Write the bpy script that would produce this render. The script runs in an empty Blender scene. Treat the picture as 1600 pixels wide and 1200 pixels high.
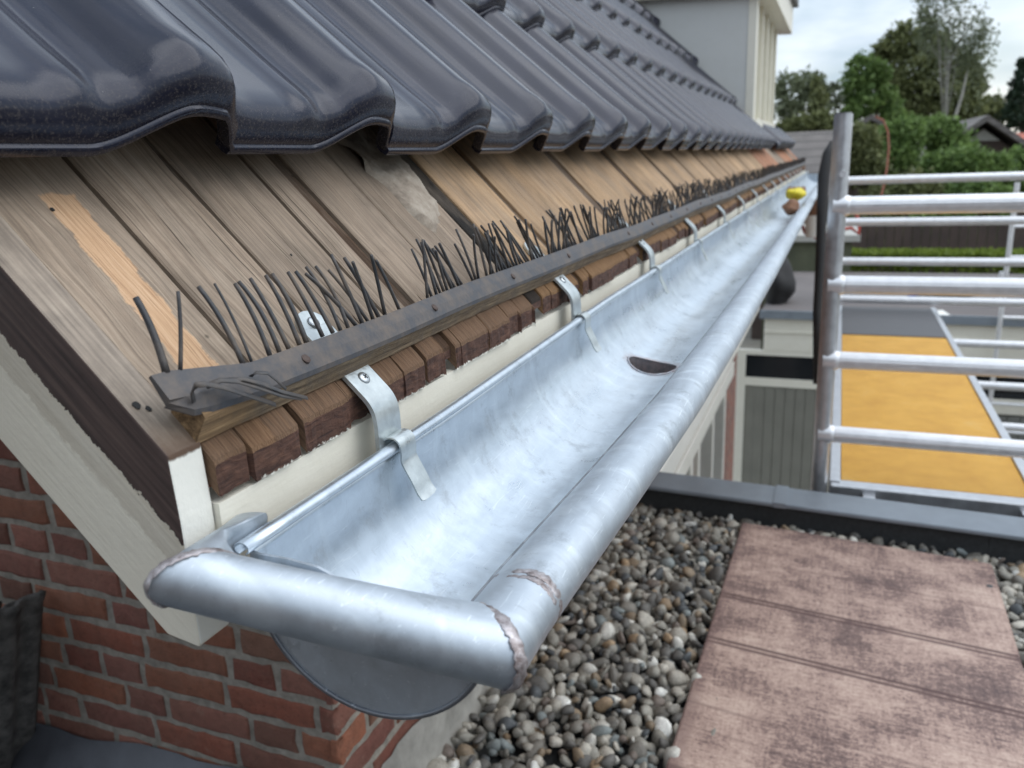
import bpy, bmesh, math, random
import numpy as np
from mathutils import Vector, Matrix
random.seed(7); rng = np.random.default_rng(7)
scene = bpy.context.scene
COL = scene.collection
# ------------------------------------------------------------------ camera
FPX, YAW, PIT, ROL, ALF = 1252.62, math.radians(22.272), math.radians(15.471), math.radians(-2.344), math.radians(45.751)
F = np.array([-math.sin(YAW)*math.cos(PIT), math.cos(YAW)*math.cos(PIT), -math.sin(PIT)])
_r0 = np.array([math.cos(YAW), math.sin(YAW), 0.]); _u0 = np.cross(_r0, F)
RT = _r0*math.cos(ROL)+_u0*math.sin(ROL); UP = -_r0*math.sin(ROL)+_u0*math.cos(ROL)
cam = bpy.data.cameras.new('camera'); camo = bpy.data.objects.new('camera', cam); COL.objects.link(camo)
cam.sensor_width = 36; cam.lens = FPX/1600*36; cam.clip_start = .01; cam.clip_end = 2000
cam.dof.use_dof = True; cam.dof.focus_distance = .55; cam.dof.aperture_fstop = 10.5
m = Matrix.Identity(4)
for i in range(3):
    m[i][0] = RT[i]; m[i][1] = UP[i]; m[i][2] = -F[i]
camo.matrix_world = m; scene.camera = camo
# ------------------------------------------------------------------ sky, sun, exposure
SUN_EL, SUN_AZ = math.radians(52), math.radians(72)     # azimuth from +Y towards +X
world = bpy.data.worlds.new('World'); scene.world = world; world.use_nodes = True
wn = world.node_tree; wn.nodes.clear()
sky = wn.nodes.new('ShaderNodeTexSky'); sky.sky_type = 'NISHITA'; sky.sun_disc = False
sky.sun_elevation = SUN_EL; sky.sun_rotation = SUN_AZ; sky.air_density = 1.2; sky.dust_density = .5
tc = wn.nodes.new('ShaderNodeTexCoord'); mp = wn.nodes.new('ShaderNodeMapping'); mp.inputs['Scale'].default_value = (1.3, 1.3, 4.2)
mp.inputs['Location'].default_value = (3.1, .4, .3)
cn = wn.nodes.new('ShaderNodeTexNoise'); cn.inputs['Scale'].default_value = 1.7; cn.inputs['Detail'].default_value = 7; cn.inputs['Roughness'].default_value = .55
cr = wn.nodes.new('ShaderNodeValToRGB'); cr.color_ramp.elements[0].position = .36; cr.color_ramp.elements[1].position = .60; cr.color_ramp.elements[0].color = (.5, .5, .5, 1)
cn2 = wn.nodes.new('ShaderNodeTexNoise'); cn2.inputs['Scale'].default_value = 4.; cn2.inputs['Detail'].default_value = 6
cc = wn.nodes.new('ShaderNodeValToRGB'); cc.color_ramp.elements[0].color = (4.8, 5.9, 7.2, 1); cc.color_ramp.elements[1].color = (9.6, 10.2, 10.8, 1)
cc.color_ramp.elements[0].position = .35; cc.color_ramp.elements[1].position = .65
mx = wn.nodes.new('ShaderNodeMix'); mx.data_type = 'RGBA'
bg = wn.nodes.new('ShaderNodeBackground'); bg.inputs['Strength'].default_value = .14
wo = wn.nodes.new('ShaderNodeOutputWorld')
L = wn.links.new
L(tc.outputs['Generated'], mp.inputs['Vector']); L(mp.outputs[0], cn.inputs['Vector']); L(mp.outputs[0], cn2.inputs['Vector'])
L(cn.outputs['Fac'], cr.inputs[0]); L(cn2.outputs['Fac'], cc.inputs[0]); L(cr.outputs[0], mx.inputs['Factor'])
L(sky.outputs[0], mx.inputs['A']); L(cc.outputs[0], mx.inputs['B']); 
sx = wn.nodes.new('ShaderNodeSeparateXYZ'); L(tc.outputs['Generated'], sx.inputs[0])
gr = wn.nodes.new('ShaderNodeMapRange'); gr.inputs[1].default_value = 0.; gr.inputs[2].default_value = .9; gr.inputs[3].default_value = .72; gr.inputs[4].default_value = 1.25; L(sx.outputs[2], gr.inputs[0])
gm = wn.nodes.new('ShaderNodeVectorMath'); gm.operation = 'SCALE'; L(mx.outputs['Result'], gm.inputs[0]); L(gr.outputs[0], gm.inputs['Scale']); L(gm.outputs[0], bg.inputs['Color']); L(bg.outputs[0], wo.inputs[0])
sl = bpy.data.lights.new('sun', 'SUN'); sl.energy = 1.3; sl.angle = math.radians(65); sl.color = (1, .95, .88)
so = bpy.data.objects.new('sun', sl); COL.objects.link(so)
sd = Vector((math.sin(SUN_AZ)*math.cos(SUN_EL), math.cos(SUN_AZ)*math.cos(SUN_EL), math.sin(SUN_EL)))
so.rotation_euler = sd.to_track_quat('Z', 'Y').to_euler(); so.location = (3, 1, 6)
scene.view_settings.view_transform = 'Standard'; scene.view_settings.look = 'None'
scene.view_settings.exposure = 0.16; scene.view_settings.gamma = 1
# ------------------------------------------------------------------ coordinates of the roof plane
D = np.array([math.cos(ALF), 0, -math.sin(ALF)]); N = np.array([math.sin(ALF), 0, math.cos(ALF)])
HN, S0 = -.295794, -.279278
def RP(s, y, n=0.):
    p = N*(HN+n)+D*(S0+s); return (p[0], y, p[2])
def ray(x, y): return RT*(x-800)/FPX+UP*(600-y)/FPX+F
def hit(x, y, ax, c):                      # pixel of the photograph onto the world plane axis = c
    d = ray(x, y); return d*(c/d[ax])
def hitN(x, y, n=0.):                      # ... onto the roof plane: returns (s, Y)
    d = ray(x, y); p = d*((HN+n)/(N@d)); return p@D-S0, p[1]
# ------------------------------------------------------------------ object helpers
def link(o, parent=None):
    COL.objects.link(o)
    if parent: o.parent = parent
    return o
def mesh(name, v, f, mats, parent=None, smooth=False, mi=None, col=None, uv=None):
    me = bpy.data.meshes.new(name); me.from_pydata([tuple(map(float, p)) for p in v], [], [tuple(map(int, q)) for q in f])
    if not isinstance(mats, (list, tuple)): mats = [mats]
    for a in mats: me.materials.append(a)
    if mi is not None: me.polygons.foreach_set('material_index', mi)
    if smooth: me.polygons.foreach_set('use_smooth', [True]*len(me.polygons))
    if col is not None:
        ca = me.color_attributes.new('col', 'FLOAT_COLOR', 'POINT')
        ca.data.foreach_set('color', np.asarray(col, dtype=np.float32).ravel())
    me.update()
    return link(bpy.data.objects.new(name, me), parent)
def fastmesh(name, V, Q, mat, parent=None, col=None, smooth=False):     # V (n,3), Q (m,k)
    me = bpy.data.meshes.new(name); k = Q.shape[1]
    me.vertices.add(len(V)); me.vertices.foreach_set('co', V.astype(np.float32).ravel())
    me.loops.add(Q.size); me.loops.foreach_set('vertex_index', Q.astype(np.int32).ravel())
    me.polygons.add(len(Q)); me.polygons.foreach_set('loop_start', np.arange(0, Q.size, k, dtype=np.int32))
    me.polygons.foreach_set('loop_total', np.full(len(Q), k, dtype=np.int32))
    if smooth: me.polygons.foreach_set('use_smooth', np.ones(len(Q), dtype=bool))
    me.materials.append(mat); me.update(calc_edges=True)
    if col is not None:
        ca = me.color_attributes.new('col', 'FLOAT_COLOR', 'POINT'); ca.data.foreach_set('color', col.astype(np.float32).ravel())
    me.validate()
    return link(bpy.data.objects.new(name, me), parent)
def empty(name, label, cat, loc=(0, 0, 0), group=None):
    o = bpy.data.objects.new(name, None); o.empty_display_size = .05; COL.objects.link(o); o.location = loc
    tag(o, label, cat, group); return o
def tag(o, label=None, cat=None, group=None, kind=None):
    if label: o['label'] = label
    if cat: o['category'] = cat
    if group: o['group'] = group
    if kind: o['kind'] = kind
    return o
def adopt(o, root):                        # keep world place under a root that is not at the origin
    o.parent = root; o.matrix_parent_inverse = Matrix.Translation(-Vector(root.location)); return o
class G:                                   # geometry collector
    def __init__(s): s.v = []; s.f = []; s.m = []
    def add(s, v, f, mi=0):
        k = len(s.v); s.v += [tuple(map(float, p)) for p in v]; s.f += [tuple(k+i for i in q) for q in f]; s.m += [mi]*len(f)
    def box(s, a, b, mi=0, bev=0., top=None):
        (x0, y0, z0), (x1, y1, z1) = a, b
        x0, x1 = sorted((x0, x1)); y0, y1 = sorted((y0, y1)); z0, z1 = sorted((z0, z1))
        if bev <= 0:
            v = [(x0,y0,z0),(x1,y0,z0),(x1,y1,z0),(x0,y1,z0),(x0,y0,z1),(x1,y0,z1),(x1,y1,z1),(x0,y1,z1)]
            s.add(v, [(0,3,2,1),(4,5,6,7),(0,1,5,4),(1,2,6,5),(2,3,7,6),(3,0,4,7)], mi)
        else:
            bm = bmesh.new(); bmesh.ops.create_cube(bm, size=1)
            for q in bm.verts: q.co = Vector(((x0+x1)/2+q.co.x*(x1-x0), (y0+y1)/2+q.co.y*(y1-y0), (z0+z1)/2+q.co.z*(z1-z0)))
            bmesh.ops.bevel(bm, geom=bm.edges[:], offset=bev, segments=2, affect='EDGES', profile=.6)
            s.bm(bm, mi)
    def bm(s, bm, mi=0):
        bm.verts.ensure_lookup_table(); bm.verts.index_update()
        s.add([q.co[:] for q in bm.verts], [[w.index for w in p.verts] for p in bm.faces], mi); bm.free()
    def prism(s, pts, ax, a, b, mi=0):     # polygon pts in the two other axes, extruded along ax
        def P(p, c):
            q = list(p); q.insert(ax, c); return q
        n = len(pts); v = [P(p, a) for p in pts]+[P(p, b) for p in pts]
        f = [tuple(range(n)), tuple(range(2*n-1, n-1, -1))]+[(i, i+n, (i+1) % n+n, (i+1) % n) for i in range(n)]
        s.add(v, f, mi)
    def tube(s, pts, r, seg=10, mi=0, caps=True, flat=None, up=None):
        P = [Vector(p) for p in pts]; n = len(P); rr = r if hasattr(r, '__len__') else [r]*n
        T = []
        for i in range(n):
            a = P[max(0, i-1)]; b = P[min(n-1, i+1)]; T.append((b-a).normalized())
        u = Vector(up) if up else (Vector((0, 0, 1)) if abs(T[0].z) < .9 else Vector((1, 0, 0)))
        v = []; fl = flat or 1.
        for i in range(n):
            a = T[i].cross(u)
            if a.length < 1e-5: a = T[i].cross(Vector((0, 1, .1)))
            a.normalize(); b = a.cross(T[i]).normalized()
            if not up: u = b
            for k in range(seg):
                t = 2*math.pi*k/seg; q = P[i]+a*math.cos(t)*rr[i]+b*math.sin(t)*rr[i]*fl; v.append(q[:])
        f = []
        for i in range(n-1):
            for k in range(seg):
                f.append((i*seg+k, i*seg+(k+1) % seg, (i+1)*seg+(k+1) % seg, (i+1)*seg+k))
        if caps: f += [tuple(range(seg-1, -1, -1)), tuple(range((n-1)*seg, n*seg))]
        s.add(v, f, mi)
    def build(s, name, mats, parent=None, smooth=False, ang=None):
        o = mesh(name, s.v, s.f, mats, parent, smooth, s.m)
        if smooth and ang:
            o.data.set_sharp_from_angle(angle=math.radians(ang))
        return o
# ------------------------------------------------------------------ material helpers
class NT:
    def __init__(s, name):
        s.m = bpy.data.materials.new(name); s.m.use_nodes = True; s.t = s.m.node_tree; s.t.nodes.clear()
        s.out = s.t.nodes.new('ShaderNodeOutputMaterial'); s.b = s.t.nodes.new('ShaderNodeBsdfPrincipled')
        s.t.links.new(s.b.outputs[0], s.out.inputs[0])
    def set(s, sock, val):
        if hasattr(val, 'is_output') or isinstance(val, bpy.types.NodeSocket): s.t.links.new(val, sock)
        else:
            if hasattr(sock.default_value, '__len__') and hasattr(val, '__len__') and len(sock.default_value) == 4 and len(val) == 3: val = (*val, 1)
            sock.default_value = val
    def P(s, **k):
        for a, v in k.items(): s.set(s.b.inputs[a.replace('_', ' ')], v)
        return s
    def pos(s): return s.t.nodes.new('ShaderNodeNewGeometry').outputs['Position']
    def obj(s): return s.t.nodes.new('ShaderNodeTexCoord').outputs['Object']
    def rnd(s): return s.t.nodes.new('ShaderNodeObjectInfo').outputs['Random']
    def attr(s, n='col'):
        a = s.t.nodes.new('ShaderNodeAttribute'); a.attribute_name = n; return a.outputs['Color']
    def math(s, op, a, b=0., c=None, clamp=False):
        n = s.t.nodes.new('ShaderNodeMath'); n.operation = op; n.use_clamp = clamp; s.set(n.inputs[0], a); s.set(n.inputs[1], b)
        if c is not None: s.set(n.inputs[2], c)
        return n.outputs[0]
    def vm(s, op, a, b=(0, 0, 0)):
        n = s.t.nodes.new('ShaderNodeVectorMath'); n.operation = op; s.set(n.inputs[0], a); s.set(n.inputs[1], b)
        return n.outputs['Value'] if op in ('DOT_PRODUCT', 'LENGTH') else n.outputs[0]
    def comb(s, x, y, z):
        n = s.t.nodes.new('ShaderNodeCombineXYZ')
        for i, q in enumerate((x, y, z)): s.set(n.inputs[i], q)
        return n.outputs[0]
    def sep(s, v):
        n = s.t.nodes.new('ShaderNodeSeparateXYZ'); s.set(n.inputs[0], v); return n.outputs
    def noise(s, v, sc, det=4., ro=.55, dist=0.):
        n = s.t.nodes.new('ShaderNodeTexNoise'); s.set(n.inputs['Vector'], v); n.inputs['Scale'].default_value = sc
        n.inputs['Detail'].default_value = det; n.inputs['Roughness'].default_value = ro; n.inputs['Distortion'].default_value = dist
        return n.outputs['Fac']
    def vor(s, v, sc, feat='F1'):
        n = s.t.nodes.new('ShaderNodeTexVoronoi'); n.feature = feat; s.set(n.inputs['Vector'], v); n.inputs['Scale'].default_value = sc
        return n.outputs['Distance']
    def ramp(s, f, st):
        n = s.t.nodes.new('ShaderNodeValToRGB'); s.set(n.inputs[0], f); e = n.color_ramp.elements
        while len(e) < len(st): e.new(.5)
        for q, (p, c) in zip(e, st):
            q.position = p; q.color = (c, c, c, 1) if not hasattr(c, '__len__') else (*c, 1)
        return n.outputs[0]
    def mix(s, f, a, b, mode='MIX'):
        n = s.t.nodes.new('ShaderNodeMix'); n.data_type = 'RGBA'; n.blend_type = mode
        s.set(n.inputs['Factor'], f); s.set(n.inputs['A'], a); s.set(n.inputs['B'], b); return n.outputs['Result']
    def step(s, x, a, b):                  # smooth 0..1 between a and b
        n = s.t.nodes.new('ShaderNodeMapRange'); n.interpolation_type = 'SMOOTHSTEP'; s.set(n.inputs[0], x)
        n.inputs[1].default_value = a; n.inputs[2].default_value = b; return n.outputs[0]
    def bump(s, h, st=.3, d=.001, prev=None):
        n = s.t.nodes.new('ShaderNodeBump'); n.inputs['Strength'].default_value = st; n.inputs['Distance'].default_value = d
        s.set(n.inputs['Height'], h)
        if prev is not None: s.set(n.inputs['Normal'], prev)
        s.set(s.b.inputs['Normal'], n.outputs[0]); return n.outputs[0]
    def roofvec(s):
        p = s.pos(); sd_ = s.math('SUBTRACT', s.vm('DOT_PRODUCT', p, tuple(D)), S0); nn = s.math('SUBTRACT', s.vm('DOT_PRODUCT', p, tuple(N)), HN)
        return sd_, s.sep(p)[1], nn, p
def plain(name, c, r=.5, met=0., var=.12, sc=30, bump=0., c2=None, spec=.5):
    t = NT(name); p = t.pos(); nz = t.noise(p, sc, 5, .6)
    col = t.ramp(nz, [(.3, tuple(x*(1-var) for x in c)), (.7, c2 or tuple(min(1, x*(1+var)) for x in c))])
    t.P(Base_Color=col, Roughness=t.ramp(nz, [(.3, max(0, r-.08)), (.7, min(1, r+.08))]), Metallic=met)
    t.b.inputs['Specular IOR Level'].default_value = spec
    if bump: t.bump(t.noise(p, sc*4, 4), bump, .002)
    return t.m
def S(*c):                                 # sRGB 0-255 to linear
    return tuple(((x/255)/12.92 if x/255 <= .04045 else ((x/255+.055)/1.055)**2.4) for x in c)
def wood(name, lo, mid, hi, endc, patch=False):
    t = NT(name); s_, y, n_, p = t.roofvec(); rn = t.math('MULTIPLY', t.rnd(), 31.)
    low = t.noise(t.comb(t.math('MULTIPLY', s_, 5.), t.math('MULTIPLY', y, 14.), rn), 1., 3)
    yy = t.math('ADD', y, t.math('MULTIPLY', low, .022))
    ring = t.noise(t.comb(t.math('MULTIPLY', s_, 2.2), t.math('MULTIPLY', yy, 190.), t.math('ADD', rn, t.math('MULTIPLY', n_, 150.))), 1., 3, .6, .3)
    fine = t.noise(t.comb(t.math('MULTIPLY', s_, 22.), t.math('MULTIPLY', yy, 900.), t.math('ADD', rn, t.math('MULTIPLY', n_, 700.))), 1., 4, .65)
    blot = t.noise(p, 22, 6, .65)
    c = t.ramp(ring, [(.28, lo), (.47, mid), (.72, hi)])
    c = t.mix(.5, c, t.ramp(fine, [(.32, tuple(x*.5 for x in mid)), (.5, mid), (.75, hi)]))
    med = t.noise(t.comb(t.math('MULTIPLY', s_, 9.), t.math('MULTIPLY', yy, 520.), t.math('ADD', rn, 4.)), 1., 2, .5)
    c = t.mix(.6, c, t.ramp(med, [(.36, .6), (.5, 1.), (.68, 1.1)]), 'MULTIPLY')
    gpat = t.noise(t.comb(t.math('MULTIPLY', s_, 9.), t.math('MULTIPLY', y, 22.), t.math('ADD', rn, 3.)), 1., 5, .65)
    c = t.mix(t.ramp(gpat, [(.42, 0.), (.66, .55)]), c, S(138, 124, 110))
    st2 = t.noise(t.comb(t.math('MULTIPLY', s_, 14.), t.math('MULTIPLY', y, 38.), rn), 1., 6, .7)
    c = t.mix(.5, c, t.ramp(st2, [(.32, .55), (.52, 1.), (.8, 1.1)]), 'MULTIPLY')
    c = t.mix(.6, c, t.ramp(blot, [(.3, .74), (.55, 1.), (.75, 1.15)]), 'MULTIPLY')
    crack = t.ramp(t.noise(t.comb(t.math('MULTIPLY', s_, 4.), t.math('MULTIPLY', yy, 260.), t.math('ADD', rn, 9.)), 1., 2, .5), [(.27, 1.), (.31, 0.)])
    c = t.mix(t.math('MULTIPLY', crack, .75), c, tuple(x*.3 for x in lo))
    tone = t.math('ADD', .86, t.math('MULTIPLY', t.rnd(), .28))
    c = t.mix(1., c, t.comb(tone, tone, tone), 'MULTIPLY')
    if patch:                              # paler strip where an old batten was
        wob = t.math('MULTIPLY', t.math('SUBTRACT', t.noise(p, 55, 5, .7), .5), .014)
        e0 = t.math('SUBTRACT', t.math('ADD', y, wob), t.math('MULTIPLY', s_, -.04))
        mk = t.math('MULTIPLY', t.step(e0, .3205, .3225), t.math('SUBTRACT', 1., t.step(e0, .3425, .3445)))
        mk = t.math('MULTIPLY', mk, t.step(t.math('ADD', s_, wob), 0.0, .003))
        pc = t.ramp(fine, [(.25, S(150, 112, 82)), (.5, S(204, 166, 130)), (.8, S(226, 194, 162))])
        pc = t.mix(t.math('MULTIPLY', crack, .8), pc, S(95, 60, 35))
        c = t.mix(t.math('MULTIPLY', mk, .92), c, pc)
    ew = t.math('ADD', s_, t.math('MULTIPLY', t.math('SUBTRACT', blot, .5), .012))
    c = t.mix(t.math('MULTIPLY', t.step(ew, .155, .172), .85), c, t.ramp(fine, [(.3, tuple(x*.4 for x in endc)), (.6, endc), (.8, tuple(x*1.5 for x in endc))]))
    nails = t.ramp(t.vor(t.vm('MULTIPLY', p, (14, 14, 14)), 1.), [(.02, 1.), (.035, 0.)])
    c = t.mix(t.math('MULTIPLY', nails, .8), c, (.01, .007, .005))
    t.P(Base_Color=c, Roughness=.8); t.b.inputs['Specular IOR Level'].default_value = .25
    h = t.math('ADD', t.math('MULTIPLY', ring, .5), t.math('ADD', fine, t.math('MULTIPLY', crack, -1.2)))
    t.bump(h, .8, .0010); return t.m
M = {}
M['wood_grey'] = wood('weathered_grey_wood', S(118, 101, 87), S(158, 140, 122), S(186, 170, 152), S(112, 82, 58))
M['wood_grey_patch'] = wood('weathered_grey_wood_patch', S(118, 101, 87), S(158, 140, 122), S(186, 170, 152), S(112, 82, 58), True)
M['wood_gap_shade'] = wood('gap_shade_wood', S(50, 38, 30), S(78, 60, 46), S(104, 84, 66), S(80, 58, 42))  # low wood in the board gaps, its dark colour stands for the shade there
M['wood_deep_gap_shade'] = wood('deep_gap_shade_wood', (.006, .005, .004), (.012, .010, .008), (.03, .022, .016), (.03, .02, .014))  # filler for an open gap, the deep shade is put into its near-black colour
M['wood_tan'] = wood('tan_wood', S(134, 106, 80), S(182, 150, 116), S(208, 180, 146), S(128, 94, 60))
M['wood_red'] = wood('reddish_wood', S(130, 82, 58), S(178, 122, 90), S(202, 152, 118), S(120, 84, 56))
def endgrain():
    t = NT('dark_brown_board_end'); p = t.pos(); a = t.noise(t.vm('MULTIPLY', p, (60, 60, 300)), 1., 4, .6, .8); b = t.noise(p, 60, 5, .7)
    c = t.ramp(a, [(.3, S(50, 30, 24)), (.55, S(86, 58, 46)), (.8, S(112, 80, 62))]); c = t.mix(.6, c, t.ramp(b, [(.3, .55), (.7, 1.25)]), 'MULTIPLY')
    z = t.math('ADD', t.sep(p)[2], t.math('MULTIPLY', t.math('SUBTRACT', t.noise(p, 240, 4, .7), .5), .007))
    c = t.mix(t.math('SUBTRACT', 1., t.step(z, -.1592, -.1575)), c, S(228, 226, 214))
    t.P(Base_Color=c, Roughness=.85); t.bump(t.math('ADD', a, b), .7, .0015); return t.m
M['end'] = endgrain()
def cement():
    t = NT('rough_grey_mortar'); p = t.pos(); a = t.noise(p, 40, 8, .7); b = t.vor(p, 120)
    t.P(Base_Color=t.ramp(a, [(.3, S(118, 106, 94)), (.5, S(158, 146, 132)), (.72, S(186, 176, 162))]), Roughness=.9)
    t.bump(t.math('ADD', a, t.math('MULTIPLY', b, .3)), 1., .004); return t.m
M['cement'] = cement()
def paint(name, c, dirt=.25, rough=.45, bump=.25):
    t = NT(name); p = t.pos(); a = t.noise(p, 14, 6, .65); b = t.noise(t.vm('MULTIPLY', p, (60, 60, 400)), 1., 3); g = t.noise(p, 160, 4, .6)
    col = t.mix(t.math('MULTIPLY', t.ramp(a, [(.45, 0.), (.75, 1.)]), dirt), c, tuple(x*.72*k for x, k in zip(c, (1, .97, .9))))
    sp = t.ramp(t.noise(p, 420, 2, .5), [(.74, 0.), (.78, 1.)]); col = t.mix(t.math('MULTIPLY', sp, .3), col, tuple(x*.4 for x in c))
    t.P(Base_Color=col, Roughness=rough); t.bump(t.math('ADD', b, g), bump, .0008); return t.m
M['cream'] = paint('cream_paint', S(232, 227, 212)); M['white'] = paint('white_paint', S(232, 230, 222)); M['greyboard'] = paint('grey_cladding_paint', S(170, 168, 160))
def barge():
    t = NT('barge_board_paint'); s_, y, n_, p = t.roofvec(); rag = t.math('MULTIPLY', t.math('SUBTRACT', t.noise(p, 120, 6, .7), .5), .012)
    nn = t.math('ADD', n_, rag); gx = t.noise(t.comb(t.math('MULTIPLY', s_, 12.), t.math('MULTIPLY', y, 300.), t.math('MULTIPLY', n_, 300.)), 1., 4, .6)
    cream = t.mix(t.ramp(t.noise(p, 18, 5, .6), [(.4, 0.), (.8, .3)]), S(236, 229, 211), S(214, 204, 184))
    beige = t.ramp(gx, [(.3, S(204, 194, 175)), (.7, S(222, 214, 197))])
    dark = t.ramp(gx, [(.3, S(52, 40, 38)), (.55, S(82, 66, 61)), (.8, S(106, 88, 80))])
    top = t.ramp(gx, [(.3, S(116, 104, 92)), (.55, S(154, 140, 125)), (.75, S(180, 167, 150))])
    top = t.mix(.7, top, t.ramp(t.noise(p, 45, 6, .7), [(.3, .6), (.7, 1.2)]), 'MULTIPLY')
    top = t.mix(t.step(t.math('ADD', s_, rag), .145, .178), top, S(86, 64, 48))
    c = t.mix(t.step(nn, -.044, -.042), cream, beige); edge = t.step(nn, -.0292, -.0282)
    c = t.mix(edge, c, S(206, 196, 176)); c = t.mix(t.step(nn, -.0284, -.0279), c, dark)
    nrm = t.t.nodes.new('ShaderNodeNewGeometry').outputs['Normal']; isend = t.step(t.sep(nrm)[0], .88, .92); istop = t.math('MULTIPLY', t.step(t.vm('DOT_PRODUCT', nrm, tuple(N)), .85, .9), t.step(n_, -.004, -.002))
    c = t.mix(istop, c, top)
    z = t.math('ADD', t.sep(p)[2], t.math('MULTIPLY', rag, .5)); c = t.mix(isend, c, t.mix(t.step(z, -.1305, -.1285), S(234, 232, 222), S(96, 74, 58)))
    t.P(Base_Color=c, Roughness=.6); t.bump(t.math('ADD', t.math('ADD', gx, t.noise(p, 170, 4)), t.math('MULTIPLY', t.math('MULTIPLY', edge, t.math('SUBTRACT', 1., isend)), -1.5)), .28, .0012); return t.m
M['barge'] = barge()
def zinc(name, c=(.60, .66, .715), rough=.25, cap=False):
    t = NT(name); p = t.pos()
    a = t.noise(t.vm('MULTIPLY', p, (22, 5, 22)), 1., 6, .62, 1.2); b = t.noise(p, 55, 6, .7, .6); st = t.noise(t.vm('MULTIPLY', p, (260, 9, 260)), 1., 3, .6)
    sm = t.noise(t.vm('MULTIPLY', p, (16, 34, 6)), 1., 5, .6, .8)
    c0 = t.mix(.55, t.ramp(a, [(.3, tuple(x*.72 for x in c)), (.5, c), (.72, tuple(min(.95, x*1.22) for x in c))]), t.ramp(b, [(.25, tuple(x*.8 for x in c)), (.5, c), (.8, tuple(min(.95, x*1.25) for x in c))]))
    c0 = t.mix(t.ramp(sm, [(.52, 0.), (.66, .35)]), c0, (.80, .86, .90))
    spots = t.ramp(t.noise(p, 300, 2, .5), [(.76, 0.), (.8, 1.)]); c0 = t.mix(t.math('MULTIPLY', spots, .4), c0, (.15, .15, .15))
    rr = t.math('ADD', t.math('MULTIPLY', a, .22), t.math('ADD', t.math('MULTIPLY', b, .22), rough-.16))
    dh = t.vm('LENGTH', t.vm('MULTIPLY', t.vm('SUBTRACT', p, (-.1985, .948, 0)), (1, 1, 0)))
    st_ = t.math('MULTIPLY', t.math('SUBTRACT', 1., t.step(t.math('ADD', dh, t.math('MULTIPLY', b, .02)), .040, .052)), t.ramp(t.noise(p, 140, 5, .7), [(.35, .1), (.6, .8)])); c0 = t.mix(st_, c0, S(176, 160, 158))
    s1 = t.ramp(t.noise(t.vm('MULTIPLY', p, (420, 30, 420)), 1., 2, .5, 1.5), [(.67, 0.), (.70, 1.)]); s2 = t.ramp(t.noise(t.vm('MULTIPLY', p, (50, 260, 30)), 1., 3, .6, 2.5), [(.66, 0.), (.70, 1.)])
    c0 = t.mix(t.math('MULTIPLY', s1, .35), c0, (.85, .9, .93)); c0 = t.mix(t.math('MULTIPLY', s2, .4), c0, (.36, .40, .44))
    drt = t.ramp(t.noise(p, 26, 7, .75), [(.56, 0.), (.70, .4)]); c0 = t.mix(drt, c0, S(120, 124, 126)); rr = t.math('ADD', rr, t.math('MULTIPLY', drt, .35))
    t.P(Base_Color=c0, Roughness=rr, Metallic=.85)
    scr = t.ramp(t.noise(t.vm('MULTIPLY', p, (300, 40, 300)), 1., 2, .5, 2.), [(.66, 0.), (.72, 1.)])
    h = t.math('ADD', t.math('MULTIPLY', st, .25), t.math('ADD', t.math('MULTIPLY', b, .6), t.math('MULTIPLY', scr, .12))); nb = t.bump(h, .035, .0010)
    t.bump(t.noise(t.vm('MULTIPLY', p, (16, 5, 16)), 1., 2, .4), .22, .012, nb); return t.m
M['zinc'] = zinc('zinc_sheet'); M['zincdull'] = zinc('dull_zinc', (.50, .55, .60), .46); M['zincdark'] = zinc('dark_zinc', (.22, .23, .25), .42)
def solder():
    t = NT('solder_seam'); p = t.pos(); a = t.noise(p, 180, 5, .7)
    t.P(Base_Color=t.ramp(a, [(.32, S(104, 90, 86)), (.5, S(158, 150, 150)), (.75, S(206, 202, 204))]), Roughness=.42, Metallic=.6); t.bump(a, .8, .001); return t.m
M['solder'] = solder()
M['galv'] = plain('galvanised_steel', (.56, .60, .60), .34, .8, .18, 70, .15)
M['screw'] = plain('screw_steel', (.5, .53, .55), .3, .9, .15, 200, .1); M['recess'] = plain('screw_recess', (.02, .02, .02), .6)
def tile():
    t = NT('black_glazed_clay'); ob = t.obj(); r = t.rnd(); v = t.vm('ADD', ob, t.comb(t.math('MULTIPLY', r, 7.), 0., 0.))
    a = t.noise(v, 14, 5, .6); g = t.noise(v, 700, 3, .7); dz = t.sep(ob)
    base = t.ramp(a, [(.3, (.007, .007, .014)), (.7, (.015, .016, .030))])
    nose = t.math('SUBTRACT', 1., t.step(t.math('ADD', dz[2], t.math('MULTIPLY', t.math('SUBTRACT', t.noise(v, 45, 6, .7), .5), .01)), .004, .020))   # dust sits on the lip
    att = t.sep(t.attr('col'))[0]
    dust = t.math('MULTIPLY', att, t.ramp(t.noise(v, 480, 4, .8), [(.50, .0), (.72, .6)]))
    base = t.mix(dust, base, S(98, 90, 82))
    sp = t.ramp(t.noise(v, 520, 2, .5), [(.76, 0.), (.8, 1.)]); base = t.mix(t.math('MULTIPLY', sp, .5), base, (.25, .24, .22))
    t.P(Base_Color=base, Roughness=t.math('ADD', t.math('MULTIPLY', a, .14), t.math('ADD', .08, t.math('MULTIPLY', dust, .5)))); t.b.inputs['Specular IOR Level'].default_value = .36
    t.b.inputs['Specular Tint'].default_value = (.88, .94, 1.10, 1); t.b.inputs['Coat Weight'].default_value = .06; t.b.inputs['Coat Roughness'].default_value = .16
    t.bump(t.math('ADD', t.math('MULTIPLY', g, .5), a), .12, .0012); return t.m
M['tile'] = tile()
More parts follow.
